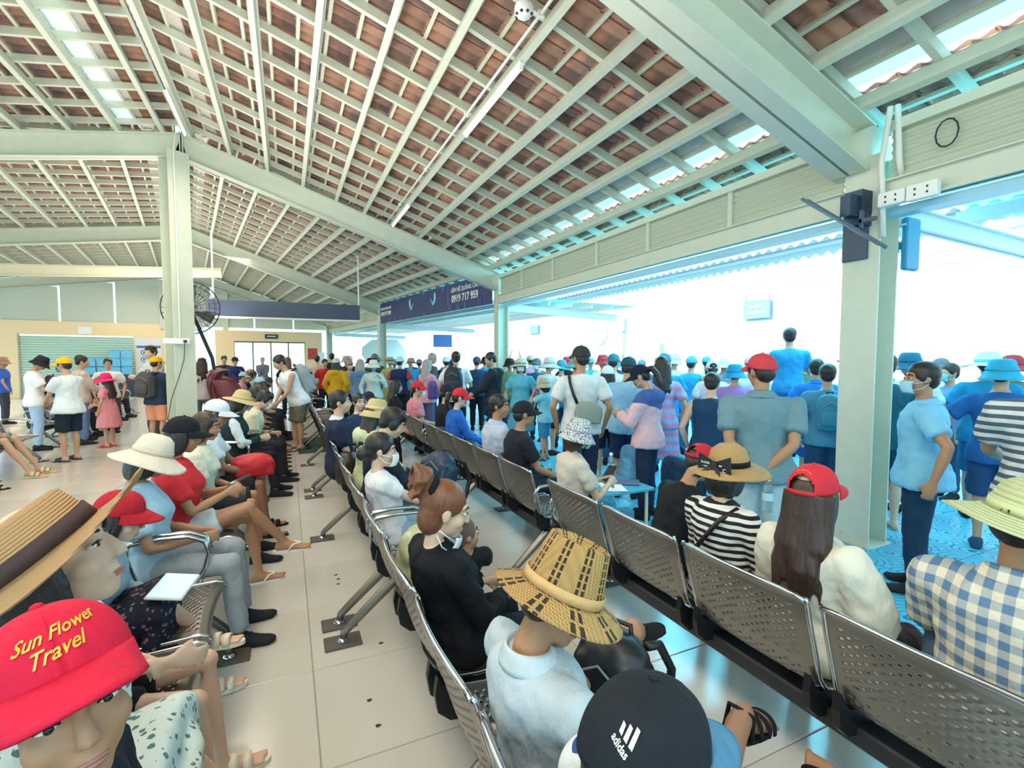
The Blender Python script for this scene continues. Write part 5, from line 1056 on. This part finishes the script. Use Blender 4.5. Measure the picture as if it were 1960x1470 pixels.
# far hall things
SH = MB_B
t = T('notice', 'small white paper above the roller shutter', 'sign', WH, MB().box((-9.75, 16.86, 2.6), (-9.3, 16.89, 2.9)), mtx=SH)
pb = T('poster_board', 'white hand washing poster board with blue header right of shutter', 'poster', mat('#e4e4e6', .5), MB().box((-7.9, 16.84, .3), (-6.95, 16.88, 2.5)), mtx=SH)
MB().box((-7.85, 16.83, 2.05), (-7.0, 16.845, 2.15)).build('header', mat('#3c74c4', .5), pb)
for x in (-7.6, -7.2):
    for z in (1.85, 1.55): MB().tube([(x+.1*math.cos(k*math.pi/8), 16.835, z+.1*math.sin(k*math.pi/8)) for k in range(14)], .016, 5).ell((x, 16.835, z), (.04, .01, .04), None, 8, 5).build('icon', mat('#4d6f92', .5), pb)
WB = mat('#6fc2ec', .25, var=.4, vscale=14)
for i, (x, z) in enumerate(((-9.35, .9), (-8.95, .9), (-9.35, 1.27), (-8.95, 1.27), (-8.55, .9), (-8.55, 1.25), (-8.17, 1.25), (-8.17, .9), (-8.55, 1.6), (-8.17, 1.6))):
    mb = MB(); mb.cbox((x-.18, 16.3, z), (x+.18, 16.6, z+.34), .03)
    for a in range(4):
        for b_ in range(3): mb.tube([(x-.13+a*.088, 16.35+b_*.09, z+.33), (x-.13+a*.088, 16.35+b_*.09, z+.36)], .02, 6)
    T('bottle_pack', ['blue water bottle pack, lower row at the left end', 'blue water bottle pack, lower row second from left', 'blue water bottle pack, second layer at the left end', 'blue water bottle pack, second layer second from left', 'blue water bottle pack on the counter under the tall pair', 'blue water bottle pack, middle of the tall left column', 'blue water bottle pack, middle of the tall right column', 'blue water bottle pack at the right end of the counter', 'blue water bottle pack, top of the tall left column', 'blue water bottle pack, top of the tall right column'][i], 'bottles', WB, mb, group='stacked water bottle packs', mtx=SH)
T('counter', 'dark counter carrying the water bottle packs', 'counter', mat('#33384a', .5), MB().cbox((-9.7, 16.15, 0), (-7.9, 16.7, .89), .02), mtx=SH)
t = T('exit_sign', 'small dark exit sign above the glass doors', 'sign', DARK, MB().box((-2.9, 16.34, 2.55), (-2.35, 16.39, 2.75)), mtx=SH); MB().box((-2.82, 16.33, 2.62), (-2.43, 16.345, 2.69)).build('lit_strip', mat('#c9d2cf', .5), t)
t = T('poster', 'red poster on the cream wall right of the glass doors', 'poster', mat('#d1493f', .5, var=.5, vscale=6), MB().box((-.98, 16.36, 1.55), (-.55, 16.39, 2.1)), mtx=SH)
T('poster', 'white notice beside the red poster', 'poster', WH, MB().box((-.5, 16.36, 1.5), (-.2, 16.39, 1.9)), mtx=SH)
T('floor_mat', 'dark green mat on the tiled floor of the aisle', 'mat', mat('#2c4a3a', .9, bump=.4, bscale=200), MB().cbox((.15, 8.9, 0), (.62, 10.6, .012), .003))
MAR = mat('#6d2430', .35, var=.1)
for i, (x, y) in enumerate(((-1.0, 10.9), (-1.15, 11.8), (-1.3, 12.7))):
    t = empty('massage_chair', (x, y, 0), 0, ['maroon massage chair shell nearest the straw sun hat', 'maroon massage chair shell, middle of three', 'maroon massage chair shell farthest of three'][i], 'chair', None)
    mb = MB(); mb.loft([[(xx, s*w_, z) for s, w_ in ((-1, .3), (-1, .38), (1, .38), (1, .3))] and [(xx-.08, -.36, z), (xx+.12, -.36, z), (xx+.12, .36, z), (xx-.08, .36, z)] for xx, z in ((.1, .15), (-.1, .5), (-.28, .9), (-.3, 1.2), (-.2, 1.36), (-.08, 1.4))]); me = mb.mesh('back_shell'); bake_later(me, sub=2); link('back_shell', me, MAR, t)
    for s in (-1, 1):
        me = MB().loft([[(xx-.2, s*.38-.05, z), (xx+.2, s*.38-.05, z), (xx+.2, s*.38+.05, z), (xx-.2, s*.38+.05, z)] for xx, z in ((.25, .1), (.2, .5), (.05, .85), (-.1, 1.15), (-.15, 1.22))]).mesh('side_panel'); bake_later(me, sub=2); link('side_panel', me, MAR, t)
    MB().cbox((-.1, -.32, .15), (.55, .32, .45), .05).build('seat_cushion', DARK, t)
# --------- bags
def blob(name, label, cat, m, loc, size, rz=0, tilt=0, par=None, disp=.02, vox=.016, roll=0):
    sx, sy, sz = size
    mb = MB(); mb.loft([ring(V((0, 0, z)), V((x*sx/2, 0, 0)), V((0, x*sy/2, 0)), 18) for z, x in ((-sz/2, .75), (-sz*.42, .95), (-sz*.1, 1), (sz*.2, .95), (sz*.4, .8), (sz*.5, .45))])
    mb.box((-sx*.42, -sy*.42, -sz*.48), (sx*.42, sy*.42, sz*.3)); me = bake_later(mb.mesh(name), vox=vox, smooth=4, disp=disp)
    o = link(name, me, m); o.matrix_world = M.Translation(loc) @ Euler((roll, tilt, rz)).to_matrix().to_4x4(); return meta(o, label, cat)
def backpack(loc, rz, label, m, s=1., tilt=0):
    t = blob('backpack', label, 'backpack', m, loc, (.2*s, .32*s, .46*s), rz, tilt)
    me = MB().cbox((-.15*s, -.12*s, -.18*s), (-.07*s, .12*s, .03*s), .03*s).mesh('front_pocket'); bake_later(me, sub=1); link('front_pocket', me, m, t)
    for y in (-.09, .09):
        mb = MB(); mb.tube([(.08*s, y*s, .2*s), (.17*s, y*s*1.1, .19*s), (.27*s, y*s*1.3, .08*s), (.25*s, y*s*1.4, -.08*s), (.12*s, y*s*1.2, -.18*s)], .018*s, 8); mb.build('strap', BLACKP, t, True)
    MB().tube([(.05*s, -.04*s, .21*s), (.05*s, -.03*s, .26*s), (.05*s, .03*s, .26*s), (.05*s, .04*s, .21*s)], .01*s, 6).build('handle', BLACKP, t, True); MB().tube([(-.105*s, -.1*s, .08*s), (-.115*s, 0, .14*s), (-.105*s, .1*s, .08*s)], .005*s, 5).build('zip', mat('#8a8f94', .4), t)
    return t
def back_of(label): return [o for o in bpy.data.objects if o.get('label') == label][0]
P_ = {o['label']: o for o in bpy.data.objects if o.get('category') == 'person'}
def on_back(lab, label, m, s=1., off=-.22, up=.26):
    p = P_[lab]; k, hm, sc = root_k[p.name]; q = wmat(p) @ k['at'](off, 0, up); backpack(q, p.rotation_euler.z, label, m, s*sc, math.asin(k['up'].x))
on_back('person in yellow cap and peach shorts with black backpack', 'grey black backpack worn over the navy shirt under yellow cap', mat('#4b4a4c', .7, var=.2, bump=.2))
on_back('person in white sleeveless top and olive shorts bending with grey backpack', 'pale grey backpack on the bending person in white', mat('#96a1a6', .7, var=.15, bump=.2), 1.05)
on_back('person in white tee with black backpack, centre of hall', 'black backpack on the white tee before the column', mat('#1d2430', .6, bump=.2))
on_back('person in navy shirt and white cap with blue backpack', 'blue drawstring backpack on the navy shirt in the far crowd', mat('#2c5584', .6), .85)
on_back('person in black bucket hat, white vest top and pale jeans', 'black sling bag worn in front by the black bucket hat', mat('#23262d', .6), .8, .2, .22)
on_back('person with blue backpack straps and pink pouch beside the near column', 'teal backpack on the person beside the near column', mat('#2f7f9e', .6), .8)
blob('pouch', 'pink magenta pouch hanging beside the near column', 'bag', mat('#c24fa8', .5), (4.92, 3.35, .95), (.1, .26, .18), .6)
blob('red_bag', 'red fabric bag lying on the lap of the white cap', 'bag', mat('#c8202f', .55, var=.2, bump=.3), (-.3, 4.98, .65), (.36, .3, .18), .2)
backpack((1.06, 3.74, .64), .5, 'dark navy backpack held open by the navy sports top', mat('#1f3852', .5, var=.3, bump=.3), 1.0, .35)
blob('backpack', 'brown black backpack on the seat behind the navy tee', 'backpack', mat('#3a3434', .6, var=.3), (.55, 7.0, .62), (.3, .34, .44), .2)
blob('bag', 'dark leather bag beside the pale green hooded jacket', 'bag', mat('#2c2326', .4), (.5, 4.9, .56), (.18, .26, .3), .2)
blob('bag', 'black bag on the bench behind the blue jacket', 'bag', mat('#1c1d22', .5), (1.85, 5.2, .56), (.28, .3, .22), .2)
blob('bag', 'purple shoulder bag under the pink cardigan', 'bag', mat('#4a3f8a', .5), (2.55, 9.15, 1.0), (.12, .26, .34), .3)
backpack((.86, 1.16, .6), .4, 'black zipped backpack on the knees of the straw fedora', mat('#15181f', .4, var=.2), .8, .2)
blob('plastic_bag', 'crumpled pale yellow plastic bag beside the messy bun', 'bag', mat('#cfd0a6', .2, alpha=.75), (.62, 2.5, .56), (.2, .24, .3), 0, disp=.06)
blob('purse', 'maroon leather purse on the floral dress lap', 'bag', mat('#7d1730', .3), (-.12, 1.26, .52), (.24, .18, .15), .4, .2)
blob('handbag', 'small maroon handbag on the lap of the white blouse', 'bag', mat('#6a1f2a', .35), (2.12, 1.5, .6), (.18, .26, .2), .3)
blob('plastic_bag', 'white plastic bag with gold print on floor beneath black sandals', 'bag', mat('#dcecf2', .25), (1.35, .72, .14), (.3, .3, .26), .2, disp=.05)
blob('tote_bag', 'dark tote bag carried by the pink banded dress', 'bag', mat('#27415c', .5), (3.75, 3.95, .42), (.16, .3, .3), .6)
blob('plastic_bag', 'blue translucent bag hanging beside the checked shorts', 'bag', mat('#7fc0e8', .2, alpha=.7), (3.35, 4.2, .5), (.14, .22, .34), .4, disp=.05)
t = blob('crossbody_bag', 'grey green crossbody bag on the white baseball tee', 'bag', mat('#8f9a8f', .6, var=.15), (0, 0, 0), (.12, .3, .22), 0, 0, disp=.01)
p = P_['person in white baseball tee with crossbody bag and black cap']; k, hm, sc = root_k[p.name]
q = wmat(p) @ k['at'](-.19, -.06, .12); t.matrix_world = M.Translation(q) @ M.Rotation(p.rotation_euler.z, 4, 'Z') @ M.Rotation(.12, 4, 'X')
mi = t.matrix_world.inverted(); mb = MB(); mb.tube([mi @ (wmat(p) @ k['at'](*a)) for a in ((-.17, .05, .2), (-.165, .09, .3), (-.14, .12, .4), (-.06, .125, .462), (.03, .11, .455), (.12, .06, .38))], .016, 6); mb.build('strap', BLACKP, t, True)
# --------- hand-held things
def bottle(loc, label, tilt=0, rz=0, m=None):
    m_ = mat('#d8f0f8', .05, trans=.9) if m is None else m
    t = MB().lathe([(.002, 0), (.03, .002), (.033, .02), (.031, .06), (.033, .1), (.031, .14), (.033, .165), (.02, .2), (.013, .215)], 18).build('water_bottle', m_, None, True); t.matrix_world = M.Translation(loc) @ M.Rotation(rz, 4, 'Z') @ M.Rotation(tilt, 4, 'Y')
    meta(t, label, 'bottle'); MB().lathe([(.016, .212), (.016, .235), (.002, .236)], 14).build('cap', WHITEP, t, True)
    MB().lathe([(.0338, .08), (.0338, .13)], 18).build('label', mat('#bfe2f0', .4), t, True); return t
p = P_['stocky person in grey polo and red cap, hands clasped behind with bottle']; q = wpt(p, 'W1'); bottle((q.x-.02, q.y-.04, q.z-.27), 'clear water bottle held behind the grey polo')
def phone(loc, rz, tilt, label, col='#16181c', scr='#28303c', roll=0):
    t = MB().cbox((-.036, -.075, -.004), (.036, .075, .004), .003).build('phone', mat(col, .3), None); t.matrix_world = M.Translation(loc) @ Euler((tilt, roll, rz)).to_matrix().to_4x4()
    meta(t, label, 'phone'); MB().box((-.033, -.07, .004), (.033, .07, .0046)).build('screen', mat(scr, .1, emit=.6 if scr != '#28303c' else 0), t); return t
def hand_phone(who, rz, tilt, label, *a):
    k, hm, sc = root_k[P_[who].name]; d = (k['W1']-k['E1']).normalized(); q = wmat(P_[who]) @ ((k['W1']+k['W0'])/2+d*.09+V((0, 0, .03))); return phone(q, rz, tilt, label, *a)
phone((.78, .5, .82), -.6, .5, 'phone with red and white screen at the bottom edge', '#e9e9ec', '#e8a0a4')
hand_phone('person in red cap and glasses with navy floral skirt, holding a red phone', -1.2, .5, 'red phone held above the navy floral skirt', '#c22a35', '#28303c')
hand_phone('person in grey monogram bucket hat, green mask and beige top', -1.2, .7, 'phone held by the grey monogram bucket hat')
hand_phone('person in red tee and white shorts with crossed legs and black cap', -1.4, .4, 'phone held by the red tee')
hand_phone('person in straw sun hat and green varsity jacket with white sleeves', -1.4, .5, 'phone held by the varsity jacket')
q = wpt(P_['person in sleeveless navy top with cropped hair holding a phone'], 'W0'); phone((q.x, q.y+.02, q.z-.09), .5, 1.2, 'phone held low by the sleeveless navy top')
tb = MB().cbox((-.07, -.1, -.006), (.07, .1, .006), .004).build('tablet', mat('#c9ced4', .3)); tb.matrix_world = M.Translation((-.47, 2.5, .625)) @ Euler((.1, .15, -.2)).to_matrix().to_4x4(); meta(tb, 'pale blue screened tablet on the navy floral skirt', 'tablet'); MB().box((-.063, -.092, .006), (.063, .092, .007)).build('screen', mat('#7fc6dc', .1, emit=.25), tb)
# low table with papers and bottle
tt = T('side_table', 'low blue grey table with papers beside the monogram hat', 'table', mat('#4fa9c8', .4), MB().cbox((2.35, 3.35, .44), (2.95, 3.95, .47), .006))
for x in (2.4, 2.9):
    for y in (3.4, 3.9): MB().tube([(x, y, 0), (x, y, .44)], .015, 8).build('leg', STEEL, tt)
for i, (x, y, a, lb) in enumerate(((2.55, 3.75, .3, 'white paper sheet at back of the low table'), (2.6, 3.5, -.4, 'white leaflet at front of the low table'), (2.8, 3.6, .9, 'folded brochure with dark print on the low table'))):
    o = MB().box((-.1, -.14, 0), (.1, .14, .003)).build('paper', [WH, WH, mat('#5f6f96', .6)][i]); o.location = (x, y, .471+.003*i); o.rotation_euler = (0, 0, a); meta(o, lb, 'paper')
bottle((2.82, 3.82, .471), 'water bottle standing on the low table')
bottle((.74, .86, .5), 'water bottle with white cap between the two near sitters', 0, 0)
# pink purple cloth bag by the masked woman
blob('scarf', 'lilac scarf bundle beside the navy sports top', 'scarf', mat('#b49ad6', .7, bump=.3), (.6, 3.5, .56), (.16, .18, .2), disp=.05)
# --------- lettering and emblems
def capfn(a, th):
    ph = a*math.pi/2; x, y, z = .105*math.cos(th), .089*math.sin(th), .103; pinch = 1-.03*math.cos(3*th)**2*math.sin(ph)
    return V((-.012+x*math.cos(ph)**.88*pinch, y*math.cos(ph)**.88*pinch, .028+z*math.sin(ph)**.9+.012*math.cos(th)*(1-a)))
def capwarp(th0, v0, rot=0, lift=1.042):
    c, s = math.cos(rot), math.sin(rot)
    def w_(p):
        u, v = p.x*c-p.y*s, p.x*s+p.y*c; q = capfn(min(.98, max(0.0, (v0+v)/.15)), th0+u/.1); ctr = V((-.012, 0, .04))
        return ctr+(q-ctr)*(lift+p.z*2)
    return w_
def part(p, nm): return [c for c in p.children if c.name.split('.')[0] == nm][0]
GOLD = mat('#d8ab3c', .4)
c = part(P_['person in red travel cap with gold script bending forward at lower left'], 'cap')
txt('Sun Flower', .028, GOLD, c, shear=.5, warp=capwarp(.05, .066, .1), depth=.0006, bold=.0004, name='lettering'); txt('Travel', .028, GOLD, c, shear=.5, warp=capwarp(-.05, .038, .1), depth=.0006, bold=.0004, name='lettering')
c = part(P_['person in black sports cap with white emblem and blue brim'], 'cap'); WCR = mat('#e9e6da', .5)
wf = capwarp(math.pi+.5, .055, -.5)
for i in range(3):
    x0 = -.014+i*.012; h_ = .012+i*.006; pts = [(x0, -.004), (x0+.008, -.004), (x0+.008-.006, -.004+h_), (x0-.006, -.004+h_)]
    mb = MB(); mb.loft([[tuple(wf(V((x, y, z)))) for x, y in pts] for z in (0, .0006)]); mb.build('emblem_bar', WCR, c)
txt('adidas', .014, WCR, c, warp=lambda p: wf(V((p.x, p.y-.013, p.z))), depth=.0004, bold=.0003)
for lb in ('person in red cap with long dark hair and cream ruffled blouse', 'child in red cap and black tee leaning forward in right row'):
    c = part(P_[lb], 'cap'); txt('SunFlower Travel', .013, GOLD, c, warp=lambda p: capwarp(math.pi, .075)(V((p.x, p.y+.018-7*p.x*p.x, p.z))), depth=.0004)
# ribbon bow on the striped sitter's hat
c = part(P_['person in straw hat with black lettered ribbon and striped top'], 'hat'); INK = mat('#171a22', .6)
def quad3(pts, name, m, par, n=(-.004, 0, 0)):
    mb = MB(); mb.loft([[V(p) for p in pts], [V(p)+V(n) for p in pts]]); return mb.build(name, m, par)
for s in (-1, 1):
    b = quad3([(-.115, s*.01, .06), (-.118, s*.09, .095), (-.124, s*.095, -.005), (-.12, s*.01, .015)], 'bow_loop', INK, c)
    quad3([(-.118, s*.005, .03), (-.125, s*.03, .03), (-.19, s*.085, -.02), (-.185, s*.045, -.025)], 'bow_tail', INK, c)
quad3([(-.119, -.016, .06), (-.119, .016, .06), (-.123, .016, .012), (-.123, -.016, .012)], 'bow_knot', mat('#232732', .6), c, (-.008, 0, 0))
p = P_['person in straw hat with black lettered ribbon and striped top']; k, hm, sc = root_k[p.name]
MB().tube([k['at'](*a) for a in ((-.13, .17, .04), (-.145, .08, .18), (-.145, -.02, .31), (-.11, -.09, .42), (-.02, -.115, .465), (.08, -.1, .42))], .013, 6).build('bag_strap', BLACKP, p, True)
fm = lambda y, z, sz, s_: txt(s_, sz, WH, c, basis((-.13, y, z), (0, -1, 0), (0, 0, 1), (-1, 0, 0)), depth=.0005)
fm(.046, .05, .02, 'hristia'); fm(.046, .03, .009, 'PARIS'); fm(-.04, .045, .02, 'or'); fm(-.06, .022, .026, 'C')
# chest prints
def chest(lb, s_, size, f, l, u, m, yaw=0):
    p = P_[lb]; k, hm, sc = root_k[p.name]; o = k['at'](f, l, u); txt(s_, size, m, p, basis(o, (0, 1, 0), k['up'], k['fw']), depth=.002)
chest('person with dark hair in cream lettered tee between red tee and white cap', 'Sincre', .055, .155, -.01, .28, mat('#39544e', .6)); chest('person with dark hair in cream lettered tee between red tee and white cap', 'inLo', .05, .16, -.01, .215, mat('#39544e', .6))
chest('person in navy long sleeved sports top rummaging in a dark backpack', 'Quiksilver', .045, .155, .0, .3, WH)
p = P_['person with brown hair in a messy top bun, black top, holding a baby']; k, hm, sc = root_k[p.name]
link('face_mask', cached('mask', mask_mesh), cloth('#e8eef4', bump=.1), p, hm @ M.Translation((-.012, 0, -.055)) @ M.Rotation(.25, 4, 'Y'))
for i, (x, y) in enumerate(((.32, 2.3), (.33, 2.12), (.45, 2.75), (.3, 3.62), (.31, 3.7), (.3, 3.78))):
    o = T('litter_speck', 'small dark scrap on the pale floor tiles between the rows', 'scrap', DARK, MB().loft([[(x+.012*math.cos(a)*(1+.3*math.sin(3*a+i)), y+.009*math.sin(a), z) for a in [q*math.pi/4 for q in range(8)]] for z in (.0005, .003)]), group='dark scraps on the floor')
bake_all()
